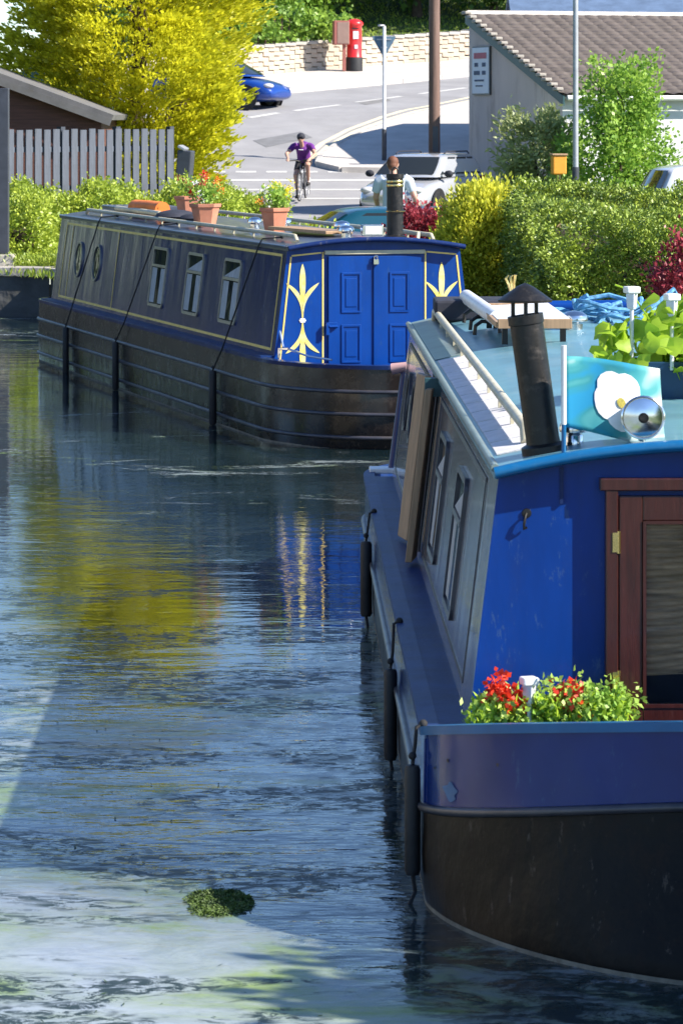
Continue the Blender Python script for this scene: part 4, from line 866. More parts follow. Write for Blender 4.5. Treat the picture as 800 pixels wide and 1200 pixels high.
# ------------------------------------------------------------------ vehicles
def car(name, loc, rz, paint, label, L=4.0, Wd=1.72, H=1.45, roofrails=False, cat='car'):
    t = empty(name, loc, rz, label, cat); hw = Wd/2; hL = L/2
    st = [(-hL,.50,.66,.35),(-hL+.06,.85,.90,.28),(-hL+.35,.97,.97,.20),(-hL*.45,1.0,.98,.18),(0,1.0,.96,.18),(hL*.35,1.0,.93,.18),(hL-.75,.985,.86,.20),(hL-.3,.93,.74,.22),(hL-.05,.80,.60,.28),(hL,.55,.52,.36)]
    k = H/1.45
    m = MB(); rows = []
    for (x,w,zt_,zb_) in st:
        zt_ *= k; w *= hw
        sec = [(-w*.86,zb_),(-w*.98,zb_+.10),(-w,(zt_+zb_)/2),(-w*.985,zt_-.10),(-w*.90,zt_-.02),(-w*.45,zt_+.015),(0,zt_+.02)]
        sec = sec+[(-a,b) for a,b in sec[-2::-1]]; rows.append([Vector((x,a,b)) for a,b in sec])
    m.grid(rows, closed=True); n = len(rows[0]); m.add(rows[0],[tuple(range(n))]); m.add(rows[-1],[tuple(range(n))])
    body = m.build('body', paint, t, smooth=38); s = body.modifiers.new('soft','SUBSURF'); s.levels = s.render_levels = 2
    # cabin
    def gh(f, side, x0, x1, off=0):                    # f 0 belt..1 roof; x 0 rear..1 front
        bx0, bx1, tx0, tx1 = -hL+.10, hL*.58, -hL+.38, hL*.16
        xb = bx0+(bx1-bx0)*x0; xt = tx0+(tx1-tx0)*x0; bw, tw = hw*.90, hw*.72
        bulge = .03*math.sin(PI*f)
        return Vector((xb+(xt-xb)*f, side*((bw+(tw-bw)*f)+bulge+off), .93*k+(H-.05-.93*k)*f))
    m = MB(); rows = []
    for f in np.linspace(0,1,6):
        row = [gh(f,-1,x,0) for x in np.linspace(0,1,8)]; row2 = [gh(f,1,x,0) for x in np.linspace(1,0,8)]
        fr = [gh(f,s_,1,0)+Vector((.07*(1-s_*s_*1.0),0,0)) for s_ in (-.5,0,.5)]; re = [gh(f,s_,0,0)-Vector((.05*(1-s_*s_),0,0)) for s_ in (.5,0,-.5)]
        rows.append(row+fr+row2+re)
    m.grid(rows, closed=True); n = len(rows[0]); top = rows[-1]; c = sum(top, Vector())/n
    inner = [c+(p-c)*.6+Vector((0,0,.035)) for p in top]; m.grid([top,inner], closed=True); m.add(inner,[tuple(range(n))])
    rf = m.build('roof', paint, t, smooth=True); sb = rf.modifiers.new('soft','SUBSURF'); sb.levels = sb.render_levels = 2
    for side in (-1,1):
        for (a,b_) in ((.10,.30),(.34,.62),(.65,.93)):
            m = MB(); q = [gh(.12,side,a,0,.006),gh(.12,side,b_,0,.006)]+([gh(.90,side,b_ if b_ < .9 else .86,0,.006)])+[gh(.90,side,a+(.05 if a < .2 else 0),0,.006)]
            m.add([p-Vector((0,side*.03,0)) for p in q]+q,[(0,1,2,3),(4,5,6,7),(0,1,5,4),(1,2,6,5),(2,3,7,6),(3,0,4,7)]); m.build('side_window', M['fglass'], t)
    for (nm,x,s0) in (('windscreen',1,1),('rear_window',0,-1)):
        rows = [[gh(f,s_*.9,x,0)+Vector((s0*((.07 if s0 > 0 else .05)*(1-s_*s_*1.0)*1.0+.008),0,.006)) for s_ in np.linspace(-.98,.98,9)] for f in np.linspace(.12,.90,4)]
        m = MB(); m.grid(rows); m.build(nm, M['fglass'], t, smooth=60, recalc=False)
    for sx in (-hL+.72,hL-.78):
        for side in (-1,1):
            m = MB(); m.lathe([(.20,-.09),(.30,-.095),(.315,-.07),(.315,.07),(.30,.095),(.20,.09),(.20,-.09)], (sx,side*(hw-.085),.315), 22, (PI/2,0,0)); wh = m.build('wheel', M['rubber'], t, smooth=40)
            m = MB(); m.lathe([(0,.075),(.05,.09),(.06,.08),(.17,.075),(.20,.09),(.205,.06)], (sx,side*(hw-.085),.315), 20, (-side*PI/2,0,0)); m.build('rim', M['galv'], wh, smooth=40)
            m = MB(); m.lathe([(.31,0),(.37,0),(.37,.012),(.31,.012)], (sx,side*(hw-.012),.32), 22, (-side*PI/2,0,0)); m.build('wheel_arch', M['rubber'], t)
    for side in (-1,1):
        m = MB(); m.ball((hL*.40,side*(hw+.07),1.0*k),(.07,.10,.075),10,6); m.build('door_mirror', M['dark'] if paint is M['csilver'] else paint, t, smooth=60)
        m = MB(); m.ball((hL-.20,side*hw*.66,.66*k),(.16,.16,.075),12,8); m.build('headlight', M['hglass'], t, smooth=60)
        m = MB(); m.box((-hL+.11,side*hw*.80,.84*k),(.08,.16,.20)); m.build('tail_light', M['red'], t, bevel=.02)
        if roofrails:
            m = MB(); m.tube([(-hL+.6,side*hw*.66,H-.03),(-hL+.7,side*hw*.66,H+.02),(hL*.0,side*hw*.66,H+.02),(hL*.08,side*hw*.66,H-.03)], .014, 6); m.build('roof_rail', M['dark'], t)
    return t
car('parked_car', (1.72,76,g(1.7,76)+.01), R(246), M['csilver'], 'silver hatchback parked behind the man and the golden shrub', L=3.7, Wd=1.66, H=1.42, roofrails=True)
car('parked_car', (.30,46.5,.40), R(192), M['cteal'], 'low dark teal car roof seen between the pots and the maroon bush', L=3.2, Wd=1.55, H=1.27)
car('parked_car', (6.05,50,.61), R(8), M['cwhite'], 'white car whose roof shows above the big clipped hedge', L=4.0, H=1.56)
X_, Y_ = onground(322,130); car('moving_car', (X_-1.55,Y_+1.1,g(X_-1.4,Y_+.3)+ROAD-.02), R(-24), M['cblue'], 'dark blue car driving up the hill road from behind the conifer', L=3.9, H=1.42)

# ------------------------------------------------------------------ people
def body_mesh(name, prims, mat, parent, vox=.012, smooth=6):
    m = MB()
    for p in prims:
        if p[0] == 't': m.tube(p[1], p[2], 12)
        else: m.ball(p[1], p[2], 14, 10)
    me = bpy.data.meshes.new(name); me.from_pydata(m.v, [], m.f); me.materials.append(mat)
    import bmesh
    bm = bmesh.new(); bm.from_mesh(me); bmesh.ops.recalc_face_normals(bm, faces=bm.faces); bm.to_mesh(me); bm.free()
    o = bpy.data.objects.new(name, me); COL.objects.link(o)
    if parent: o.parent = parent
    r = o.modifiers.new('join','REMESH'); r.mode = 'VOXEL'; r.voxel_size = vox; r.use_smooth_shade = True
    s = o.modifiers.new('soften','SMOOTH'); s.iterations = smooth; s.factor = .5
    return o
def hand(c, d, side):                                    # palm plus fingers along d
    c, d = Vector(c), Vector(d).normalized(); s = d.cross(Vector((0,0,1))); s = s.normalized() if s.length > .1 else Vector((1,0,0)); out = [('t',[c-d*.02,c+d*.04,c+d*.085],[.026,.036,.034])]
    for k in range(4):
        b = c+d*.08+s*(.024*(k-1.5)*.8); l = (.065,.078,.074,.058)[k]; out.append(('t',[b,b+d*l*.55,b+d*l*.9+Vector((0,0,-.015))],[.0105,.010,.008]))
    out.append(('t',[c+d*.02+s*side*.03,c+d*.06+s*side*.055,c+d*.085+s*side*.055],[.012,.011,.009])); return out
def head(c, f):
    """c centre of head, f facing direction"""
    c, f = Vector(c), Vector(f).normalized(); s = Vector((f.y,-f.x,0)).normalized(); z = Vector((0,0,1))
    return [('b',c,(.078,.088,.108)),('b',c+f*.02-z*.055,(.056,.06,.055)),('b',c+f*.092-z*.012,(.013,.018,.022)),('b',c+s*.08,(.012,.02,.03)),('b',c-s*.08,(.012,.02,.03))]
# cyclist riding towards the camera
cx, cy = (355-400)*84/F, 84.0; cz = g(cx,cy)+ROAD
t = empty('person', (cx,cy,cz), R(-9), 'cyclist in a purple jersey and dark helmet riding towards the canal', 'person')
Hd = (0,-.30,1.47)
pr = head(Hd,(0,-1,-.1))+[('t',[(0,-.14,1.27),(0,-.25,1.39)],[.055,.05]),('t',[(0,.18,.92),(0,.10,1.10),(0,-.06,1.30)],[.15,.145,.16])]
for s in (-1,1):
    wr = (s*.25,-.60,.98); pr += [('t',[(s*.14,-.08,1.30),(s*.21,-.10,1.27),(s*.34,-.32,1.10),wr],[.07,.058,.045,.03])]+hand(wr,(-s*.1,-1,-.25),-s)
kneeL, kneeR = (.15,-.28,.84), (-.15,-.14,.60)
for (s,kn,an) in ((1,kneeL,(.13,-.02,.47)),(-1,kneeR,(-.13,-.02,.17))):
    pr += [('t',[(s*.09,.16,.92),kn,an],[.10,.062,.038]),('t',[(an[0],an[1]+.05,an[2]-.05),(an[0],an[1]-.15,an[2]-.07)],[.04,.032])]
body_mesh('body', pr, M['skin'], t)
J = [('t',[(0,.17,.96),(0,.09,1.10),(0,-.06,1.29),(0,-.11,1.36)],[.168,.165,.178,.085])]
for s in (-1,1): J += [('t',[(s*.13,-.08,1.30),(s*.215,-.10,1.275),(s*.285,-.215,1.185)],[.085,.078,.066])]
jr = body_mesh('jersey', J, M['purple'], t)
body_mesh('shorts', [('t',[(0,.18,.98),(0,.18,.86)],[.17,.16])]+[('t',[(s*.09,.16,.92),(s*.09+(kn[0]-s*.09)*.7, .16+(kn[1]-.16)*.7, .92+(kn[2]-.92)*.7)],[.115,.085]) for s,kn in ((1,kneeL),(-1,kneeR))], M['shorts'], t)
for (s,an) in ((1,(.13,-.02,.47)),(-1,(-.13,-.02,.17))):
    body_mesh('shoe', [('t',[(an[0],an[1]+.07,an[2]-.07),(an[0],an[1]-.05,an[2]-.065),(an[0],an[1]-.19,an[2]-.085)],[.045,.048,.038])], M['rubber'], t)
    body_mesh('sock', [('t',[(an[0],an[1]-.008,an[2]+.08),(an[0],an[1]+.01,an[2]-.03)],[.050,.048])], M['white'], t)
m = MB(); m.ball((Hd[0],Hd[1]+.01,Hd[2]+.035),(.098,.125,.095),18,10); m.tube([(-.06,-.40,1.51),(0,-.43,1.505),(.06,-.40,1.51)], .014, 6); m.build('helmet', M['dark'], t, smooth=60)
m = MB(); [m.box((.028*k,-.392,1.47),(.042,.012,.026)) for k in (-1,1)]; m.build('sunglasses', M['rubber'], t, bevel=.004)
m = MB(); [m.box((-.05+.022*k,-.245,1.20),(.014,.01,.022),(-.5,0,0)) for k in range(5)]; m.build('chest_print', M['white'], jr)
b = empty('bicycle', (cx,cy,cz), R(-9), 'dark bicycle ridden by the person in purple', 'bicycle')
def wheel_(y):
    m = MB(); m.tube([(0,y+.325*math.cos(a),.34+.325*math.sin(a)) for a in np.linspace(0,2*PI,37)[:-1]], .021, 8, closed=True); w_ = m.build('wheel', M['rubber'], b, smooth=60)
    m = MB(); m.tube([(0,y+.305*math.cos(a),.34+.305*math.sin(a)) for a in np.linspace(0,2*PI,37)[:-1]], .009, 6, closed=True); [m.tube([(0.02*(-1)**k,y,.34),(0,y+.3*math.cos(k*.35),.34+.3*math.sin(k*.35))], .0015, 3) for k in range(18)]; m.tube([(-.04,y,.34),(.04,y,.34)], .02, 8); m.build('rim', M['galv'], w_)
wheel_(-.52); wheel_(.52)
m = MB(); m.tube([(0,.20,.86),(0,.02,.28),(0,-.38,.72),(0,.14,.78)], .018, 8); m.tube([(0,.52,.34),(0,.02,.28)], .012, 6); m.tube([(0,.52,.34),(0,.15,.78)], .011, 6); m.tube([(0,-.34,.86),(0,-.40,.68)], .022, 8); m.build('frame', M['gpost'], b)
m = MB(); [m.tube([(s*.05,-.42,.66),(s*.055,-.52,.34)], .013, 6) for s in (-1,1)]; m.build('fork', M['gpost'], b)
m = MB(); m.tube([(-.28,-.62,.945),(-.1,-.5,.955),(0,-.42,.93),(.1,-.5,.955),(.28,-.62,.945)], .015, 8); m.tube([(0,-.36,.88),(0,-.42,.93)], .018, 6); m.build('handlebar', M['rubber'], b)
m = MB(); m.ball((0,.21,.88),(.075,.14,.035),10,6); m.build('saddle', M['rubber'], b, smooth=60)
m = MB(); m.tube([(.04,.02,.28),(.09,.02,.38),(.16,.02,.38)], .012, 6); m.tube([(-.04,.02,.28),(-.09,.02,.14),(-.16,.02,.10)], .012, 6); m.build('crank', M['galv'], b)
# man walking away
mx_, my = .76, 52.0; mz = g(mx_,my)
t = empty('person', (mx_,my,mz), R(-6), 'man in a pale blue shirt walking away beside the silver car', 'person')
pr = head((-.02,.04,1.50),(-.1,1,-.2))+[('t',[(-.01,.02,1.32),(-.02,.03,1.44)],[.058,.055]),('t',[(0,0,.88),(0,0,1.1),(0,.01,1.27)],[.14,.15,.17])]
pr += [('t',[(-.15,0,1.29),(-.21,0,1.26),(-.27,.08,1.02),(-.25,.24,.85)],[.07,.06,.046,.032])]+hand((-.25,.24,.85),(.1,.8,-.5),1)
pr += [('t',[(.15,0,1.29),(.21,0,1.25),(.31,-.02,1.02),(.38,.02,.80)],[.07,.06,.046,.032])]+hand((.38,.02,.80),(.2,.1,-1),-1)
pr += [('t',[(.09,0,.88),(.10,.10,.48),(.10,.0,.09)],[.10,.062,.042]),('t',[(-.09,0,.88),(-.10,.04,.48),(-.10,-.16,.12)],[.10,.062,.042]),('t',[(.10,-.03,.05),(.10,.17,.04)],[.045,.035]),('t',[(-.10,-.2,.08),(-.10,-.02,.04)],[.045,.035])]
body_mesh('body', pr, M['skin'], t)
sh = [('t',[(0,0,.86),(0,0,1.1),(0,.01,1.27),(-.01,.015,1.345)],[.168,.165,.185,.075])]+[('t',[(s*.14,0,1.29),(s*.22,0,1.25),(s*.27,.0 if s > 0 else .05,1.10)],[.088,.08,.068]) for s in (-1,1)]
body_mesh('shirt', sh, M['shirt'], t)
body_mesh('jeans', [('t',[(0,0,.93),(0,0,.84)],[.16,.155])]+[('t',[(.09,0,.86),(.10,.10,.48),(.10,.0,.08)],[.115,.08,.066]),('t',[(-.09,0,.86),(-.10,.04,.48),(-.10,-.16,.12)],[.115,.08,.066])], M['jeans'], t)
for (x,y) in ((.10,.05),(-.10,-.12)): body_mesh('shoe', [('t',[(x,y-.10,.05),(x,y+.14,.042)],[.05,.042])], M['dark'], t)
body_mesh('hair', [('b',(-.02,.02,1.535),(.088,.09,.092)),('b',(-.02,-.02,1.48),(.075,.06,.07))], M['hair'], t)

# ------------------------------------------------------------------ street things
X_, Y_ = onground(413,88.5); Z_ = g(X_,Y_)+.15
t = empty('post_box', (X_+.05,Y_,Z_), 0, 'red pillar post box with a black base by the stone wall', 'post box'); s_ = .98
m = MB(); m.lathe([(.25,.42),(.235,.44),(.235,1.38),(.25,1.40)], (0,0,0), 24); m.build('pillar', M['red'], t, smooth=40)
m = MB(); m.lathe([(.26,0),(.26,.36),(.25,.42),(0,.42)], (0,0,0), 24); m.build('base', M['rubber'], t, smooth=40)
m = MB(); m.lathe([(.27,1.40),(.28,1.43),(.28,1.47),(.25,1.52),(.14,1.59),(0,1.61)], (0,0,0), 24); m.build('cap', M['red'], t, smooth=40)
m = MB(); m.box((.05,-.235,1.10),(.17,.02,.24)); m.build('collection_plate', M['white'], t); m = MB(); m.box((.03,-.243,1.30),(.22,.03,.035)); m.build('letter_slot', M['rubber'], t); m = MB(); m.box((.06,-.238,.74),(.10,.015,.12)); m.build('crest_plate', M['white'], t)
t = empty('parcel_box', (X_-.36,Y_-.25,Z_), R(8), 'faded brown and red pouch box on a leg beside the pillar post box', 'pouch box')
m = MB(); m.box((0,0,1.17),(.48,.42,.74)); m.build('box_body', M['dred'], t, bevel=.02); m = MB(); m.box((.04,-.214,1.16),(.36,.012,.66)); m.build('door', pm('grey_brown_box_door',(.25,.16,.13),.6), t, bevel=.005)
m = MB(); m.box((.10,.0,.40),(.10,.10,.80)); m.build('leg', M['dred'], t)
# give way sign
X_, Y_ = onground(450,194); X_=(450-400)*Y_/F
t = empty('give_way_sign', (X_,Y_,g(X_,Y_)+.13), R(3), 'triangular give way sign seen from its blue-grey back on a pale post', 'sign')
hh = (194-48)*Y_/F
m = MB(); m.tube([(0,0,.75),(0,0,hh+.25)], .042, 12); m.build('post', M['white'], t, smooth=50); m = MB(); m.tube([(0,0,-.1),(0,0,.78)], .06, 12); m.build('post_base', M['gpost'], t, smooth=50)
m = MB(); w_ = .29; m.prism([(-w_,hh),(w_,hh),(w_*.96,hh-.06),(.03,hh-.50),(-.03,hh-.50),(-w_*.96,hh-.06)], lambda a,b_,d: Vector((a,.055+d,b_)), .012); m.build('sign_plate', M['sback'], t)
m = MB(); m.box((0,.045,hh-.08),(.36,.02,.03)); m.box((0,.045,hh-.28),(.16,.02,.03)); m.build('clip_rail', M['galv'], t)
m = MB(); m.tube([(0,0,hh+.18),(0,-.02,hh+.27),(-.08,-.05,hh+.27)], .02, 8); m.ball((-.1,-.05,hh+.26),(.07,.05,.03),8,6); m.build('sign_lamp', M['galv'], t, smooth=50)
X_, Y_ = onground(509,190)
t = empty('utility_pole', (2.02,78,g(2.02,78)), 0, 'tall brown wooden utility pole standing on the shaded corner', 'pole')
m = MB(); m.tube([(0,0,-.2),(0,0,4.5),(.02,0,9.)], [.135,.12,.10], 14); m.build('pole_shaft', M['polew'], t, smooth=50); m = MB(); m.box((.02,-.14,1.7),(.12,.03,.55)); m.build('warning_plate', M['gpost'], t); m = MB(); m.box((0.02,0,8.7),(1.5,.1,.1)); m.build('crossarm', M['polew'], t)
t = empty('street_lamp', (3.59,55,.62), 0, 'slim pale grey lamp post rising behind the clipped hedge', 'lamp post')
m = MB(); m.tube([(0,0,1.4),(0,0,4.4),(0,0,7.5)], [.045,.04,.03], 12); m.build('column', M['galv'], t, smooth=50); m = MB(); m.tube([(0,0,-.1),(0,0,1.42)], .055, 12); m.build('column_base', M['gpost'], t, smooth=50); m = MB(); m.tube([(0,0,7.5),(-.5,-.3,7.75)], .025, 8); m.box((-.7,-.42,7.75),(.5,.2,.1),(0,0,.5)); m.build('lantern', M['galv'], t)
t = empty('street_post', (-4.80,50.9,.62), 0, 'dark grey steel post on a pale block at the left end of the canal bank', 'post')
m = MB(); m.box((0,0,1.42),(.16,.16,2.36)); m.build('post_shaft', M['gpost'], t, bevel=.01); m = MB(); m.box((.02,0,.12),(.30,.30,.24)); m.build('block', M['coping'], t, bevel=.02)
t = empty('waste_bin', (-2.62,60,.62), R(-10), 'slim dark grey bin with a slanted lid at the end of the fence', 'bin')
m = MB(); m.box((0,0,1.32),(.24,.30,.62),(0,.08,0)); m.build('bin_body', M['gpost'], t, bevel=.02); m = MB(); m.box((-.03,-.0,1.67),(.13,.33,.05),(0,.5,0)); m.build('lid', M['galv'], t, bevel=.01); m = MB(); m.box((0,.1,.55),(.08,.08,1.15)); m.build('leg', M['gpost'], t)
t = empty('amber_box', (3.39,56,.62), R(10), 'amber yellow box on a post beside the lamp post', 'box')
m = MB(); m.box((0,0,1.44),(.22,.18,.30)); m.build('box_body', M['amber'], t, bevel=.02); m = MB(); m.box((0,0,1.60),(.25,.22,.03)); m.build('lid', M['tan'], t, bevel=.01); m = MB(); m.box((0,0,.65),(.06,.06,1.3)); m.build('leg', M['tan'], t)

# fence
t = empty('picket_fence', (0,0,0), 0, 'weathered grey close-board fence with dark gaps beside the brown shed', 'fence')
A = at(-60,150,57.5); B = at(204,152,61.5); A.z = B.z = .62; d = (B-A); L_ = d.length; ang = math.atan2(d.y,d.x); nb = int(L_/.207)
for i in range(nb):
    p = A+d*(i+.5)/nb; m = MB(); hgt = 1.98+random.uniform(-.012,.012); m.box((0,0,hgt/2),(.148,.02,hgt),(0,0,ang+random.uniform(-.02,.02))); m.build('fence_board', M['fence'], t, loc=(p.x,p.y,p.z))
m = MB(); ofs = Vector((-d.y,d.x,0)).normalized()*.045
for zz in (.35,1.0,1.65): c = (A+B)/2+ofs; m.box((c.x,c.y,.62+zz),(L_,.04,.09),(0,0,ang))
m.build('rail', M['fence'], t)
for i in range(5):
    p = A+d*i/4+ofs*2.2; m = MB(); m.box((0,0,1.0),(.1,.1,2.05),(0,0,ang)); m.build('fence_post', M['gpost'], t, loc=(p.x,p.y,.62))
# shed
t = empty('garden_shed', (0,0,0), 0, 'brown boarded shed with a pale sloping verge behind the grey fence', 'shed')
D_ = 64.5; e0 = at(-190,135,D_); e1 = at(132,136,D_); z_e = e1.z-.02; rx = (e0.x+e1.x)/2; rzd = at(-29,78,D_).z
xl, xr = e0.x+.25, e1.x-.22
m = MB(); m.prism([(xl,.6),(xr,.6),(xr,z_e+.05),(rx,rzd-.10),(xl,z_e+.05)], lambda a,b_,dd: Vector((a,D_+.25+dd,b_)), 4.5); m.build('wall', M['shedw'], t)
for sg,xe in ((-1,e0.x),(1,e1.x)):
    m = MB(); a, b_ = Vector((rx,0,rzd)), Vector((xe,0,z_e)); dv = (b_-a).normalized(); nn = Vector((-dv.z,0,dv.x))*(.05 if sg > 0 else -.05)
    for (th,y0,y1) in ((1,D_,D_+5),): vs = [a+nn,b_+nn,b_-nn,a-nn]; m.add([v+Vector((0,y0,0)) for v in vs]+[v+Vector((0,y1,0)) for v in vs],[(0,1,2,3),(7,6,5,4),(0,1,5,4),(1,2,6,5),(2,3,7,6),(3,0,4,7)])
    r_ = m.build('roof', M['shedr'], t)
    m = MB(); vs = [a-nn*.6,b_-nn*.6,b_-nn*3.2,a-nn*3.2]; m.add([v+Vector((0,D_-.02,0)) for v in vs]+[v+Vector((0,D_-.05,0)) for v in vs],[(0,1,2,3),(7,6,5,4),(0,1,5,4),(1,2,6,5),(2,3,7,6),(3,0,4,7)]); m.build('bargeboard', M['shedr'], t)

# café building
bA = Vector((4.62,75,0)); bB = Vector((2.86,80.4,0)); ed = (bA-bB).normalized(); rdir = Vector((-ed.y,ed.x,0)); rdir = rdir if rdir.x > 0 else -rdir
t = empty('cafe_building', (0,0,0), 0, 'pale rendered building with a sloping pantiled roof and a small notice on its end wall', 'building')
ze, zr_, LB = 3.30, 5.08, 15.
m = MB()
def bp(s, l, z): p = bB+(bA-bB)*s+rdir*l; return Vector((p.x,p.y,z))
m.add([bp(0,0,.3),bp(1,0,.3),bp(1,0,ze-.08),bp(0,0,zr_-.08),bp(0,LB,.3),bp(1,LB,.3),bp(1,LB,ze-.08),bp(0,LB,zr_-.08)],[(0,1,2,3),(4,5,6,7),(0,3,7,4),(3,2,6,7)]); m.build('gable_wall', M['render'], t)
m = MB(); m.add([bp(1,0,.3),bp(1,LB,.3),bp(1,LB,ze-.08),bp(1,0,ze-.08)],[(0,1,2,3)]); m.build('front_wall', M['whitewall'], t, recalc=False)
SL = math.hypot((bA-bB).length, zr_-ze); rows = []; NU = int(SL/.045); NVv = int(LB/.045)
nrm = (bp(1,0,ze)-bp(0,0,zr_)).cross(rdir); nrm = nrm if nrm.z > 0 else -nrm; nrm.normalize()
for i in range(NU+1):
    s = (i/NU)*1.045; row = []
    ph = (s*SL/.26)%1; base = bp(0,0,zr_)+(bp(1,0,ze)-bp(0,0,zr_))*s
    for j in range(NVv+1):
        l = -.10+j/NVv*LB; h = .060*ph+.042*(abs(math.sin(PI*(l/.30)))**.7)
        row.append(base+rdir*l+nrm*(.0+h))
    rows.append(row)
m = MB(); m.grid(rows); m.build('tiled_roof', pm('grey_brown_pantiles', (.085,.068,.062), .8, var=.3, vscale=3, dirt=.45, dirtcol=(.17,.155,.14)), t, smooth=28, recalc=False)
m = MB()
a, b_ = bp(0,-.06,zr_-.02), bp(1.05,-.06,ze-.10); th = Vector((0,0,.16)); o_ = -rdir*.035
m.add([a-th,b_-th,b_+th*.2,a+th*.2]+[p+o_ for p in (a-th,b_-th,b_+th*.2,a+th*.2)],[(0,1,2,3),(7,6,5,4),(0,1,5,4),(1,2,6,5),(2,3,7,6),(3,0,4,7)]); m.build('bargeboard', M['verge'], t)
m = MB()
for i in range(18): s = i/18*1.04; m.box(bp(0,-.07,zr_)*(1-s)+bp(1,-.07,ze)*s+nrm*.06, (.16,.26,.07), (math.atan2(zr_-ze,(bA-bB).length)*-.0,0,math.atan2(ed.y,ed.x)+PI/2))
m.build('verge_tile', M['coping'], t, bevel=.02)
m = MB(); k = int(LB/.30)
for j in range(k): c = bp(0,-.05+(j+.5)*.30,zr_+.03); ang = math.atan2(rdir.y,rdir.x); m.tube([c-rdir*.15,c+rdir*.15], .085, 8)
m.build('ridge_tile', pm('pale_ridge_tile',(.5,.46,.42),.7,var=.2), t)
m = MB(); m.tube([bp(1.05,0,ze-.10),bp(1.05,LB,ze-.10)], .055, 8); m.build('gutter', M['white'], t, smooth=50)
fdir = ed
m = MB(); c = bp(1.0,4.6,1.55)+fdir*.03; ang = math.atan2(rdir.y,rdir.x); m.box(c, (1.3,.06,1.1), (0,0,ang)); wi = m.build('window', M['white'], t); m = MB(); m.box(c+fdir*.035,(1.12,.03,.92),(0,0,ang)); m.build('pane', M['fglass'], wi)
# notice on the end wall
sc = bp(.155,0,3.83)-rdir*.04; ang = math.atan2(ed.y,ed.x)
t2 = empty('notice_board', (sc.x,sc.y,sc.z), ang, 'white notice with red heading and blue lines on the gable wall', 'sign')
m = MB(); m.box((0,0,0),(1.05,.04,1.02)); m.build('board', M['signw'], t2, bevel=.006); m = MB(); m.box((0,.012,0),(1.12,.03,1.08)); m.build('board_frame', M['gpost'], t2)
m = MB()
for (x,z,w_,h_) in ((0,.33,.78,.13),): [m.box((-.35+k*.10,-.026,z+.0),(.075,.012,h_)) for k in range(8)]
m.build('heading_lettering', M['inkr'], t2)
m = MB()
for (z,sp,h_) in ((.13,((-.32,3),(.16,3)),.09),(-.05,((-.36,5),(.16,3)),.09),(-.22,((-.32,8),),.04),(-.34,((-.25,6),),.03)):
    for (x0,n_) in sp: [m.box((x0+k*.075,-.026,z),(.055,.012,h_)) for k in range(n_)]
m.build('line_lettering', M['ink'], t2)
# building behind
t = empty('slate_building', (0,0,0), 0, 'long blue-grey slate roofed building behind the tiled roof', 'building')
m = MB(); y0 = 87.6; zb_ = .6; m.box((17.7,y0+3,zb_+2.1),(26.4,6,4.2)); m.build('wall', M['render'], t)
m = MB(); vs = [Vector((4.2,y0-.4,zb_+4.15)),Vector((31,y0-.4,zb_+4.15)),Vector((31,y0+3,zb_+5.35)),Vector((4.2,y0+3,zb_+5.35)),Vector((31,y0+6.4,zb_+4.15)),Vector((4.2,y0+6.4,zb_+4.15))]; m.add(vs,[(0,1,2,3),(3,2,4,5)]); o = m.build('roof', M['slate'], t); s = o.modifiers.new('thickness','SOLIDIFY'); s.thickness = .12
m = MB(); m.tube([(4,y0-.45,zb_+4.15),(31,y0-.45,zb_+4.15)], .07, 8); m.build('gutter', M['white'], t)

# stone retaining wall above the far pavement
def stone_wall(pts, h, name, label, th=.4):
    t = empty(name, (0,0,0), 0, label, 'wall'); P = [Vector(p) for p in pts]; m = MB(); mc = MB()
    for a, b_ in zip(P, P[1:]):
        d = (b_-a).normalized(); L_ = (b_-a).length; ang = math.atan2(d.y,d.x); rows_ = 6; bh = h/rows_
        k = max(1,int(L_/.45))
        for r_ in range(rows_):
            for j in range(k+1):
                j0 = max(0,(j-.5*(r_%2))/k*1.0); j1 = min(1,(j+1-.5*(r_%2))/k); 
                if j1-j0 < .01 or j0 >= 1: continue
                c = a+d*L_*(j0+j1)/2; z = g(c.x,c.y)+.1+bh*(r_+.5); m.box((c.x,c.y,z),(L_*(j1-j0)-.012,th+random.uniform(-.04,.03),bh-.012),(0,0,ang))
        for j in range(k): c = a+d*L_*(j+.5)/k; mc.box((c.x,c.y,g(c.x,c.y)+.1+h+.05),(L_/k-.01,th+.1,.10),(0,0,ang))
    m.build('stonework', M['stone'], t, bevel=.012); mc.build('wall_coping', M['coping'], t, bevel=.015); return t
wp = [onground(*p) for p in [(140,107),(230,101),(290,95),(340,90.5),(480,79.5),(560,74),(700,62)]]
stone_wall([(x,y+.45) for x,y in wp], .85, 'retaining_wall', 'sandstone retaining wall above the far pavement behind the post box')

# ------------------------------------------------------------------ plants
def tree(name, loc, label, cat='tree', group=None):
    return empty(name, loc, 0, label, cat, group)
# golden cypress: sprays of foliage carried on drooping, upswept plates
t = tree('golden_cypress', (-4.12,70.5,.62), 'huge golden yellow conifer spreading over the fence and shed')
trunk(t, 7.6, .22, (.1,.0), 9, 1.6, .12)
P = []; Nn = []
for k in range(3100):
    z = rng.uniform(.25,8.0); r = float(np.interp(z,[0,1.,2.2,4.,5.5,7.,8.2],[.95,1.30,1.95,2.1,1.85,1.1,.1]))*(1+.07*math.sin(z*2.7)); a = rng.uniform(0,2*PI); r *= (.90+.22*math.sin(a*3+z*1.7)+.1*math.sin(a*7-z*3)); q = rng.uniform(.25,1.03)**.6
    P.append((r*q*math.cos(a)*1.02, r*q*math.sin(a), z+.1*q)); Nn.append((math.cos(a),math.sin(a),.55))
P = np.array(P); Nn = np.array(Nn); Nn /= np.linalg.norm(Nn,axis=1)[:,None]
Q, NQ = [], []
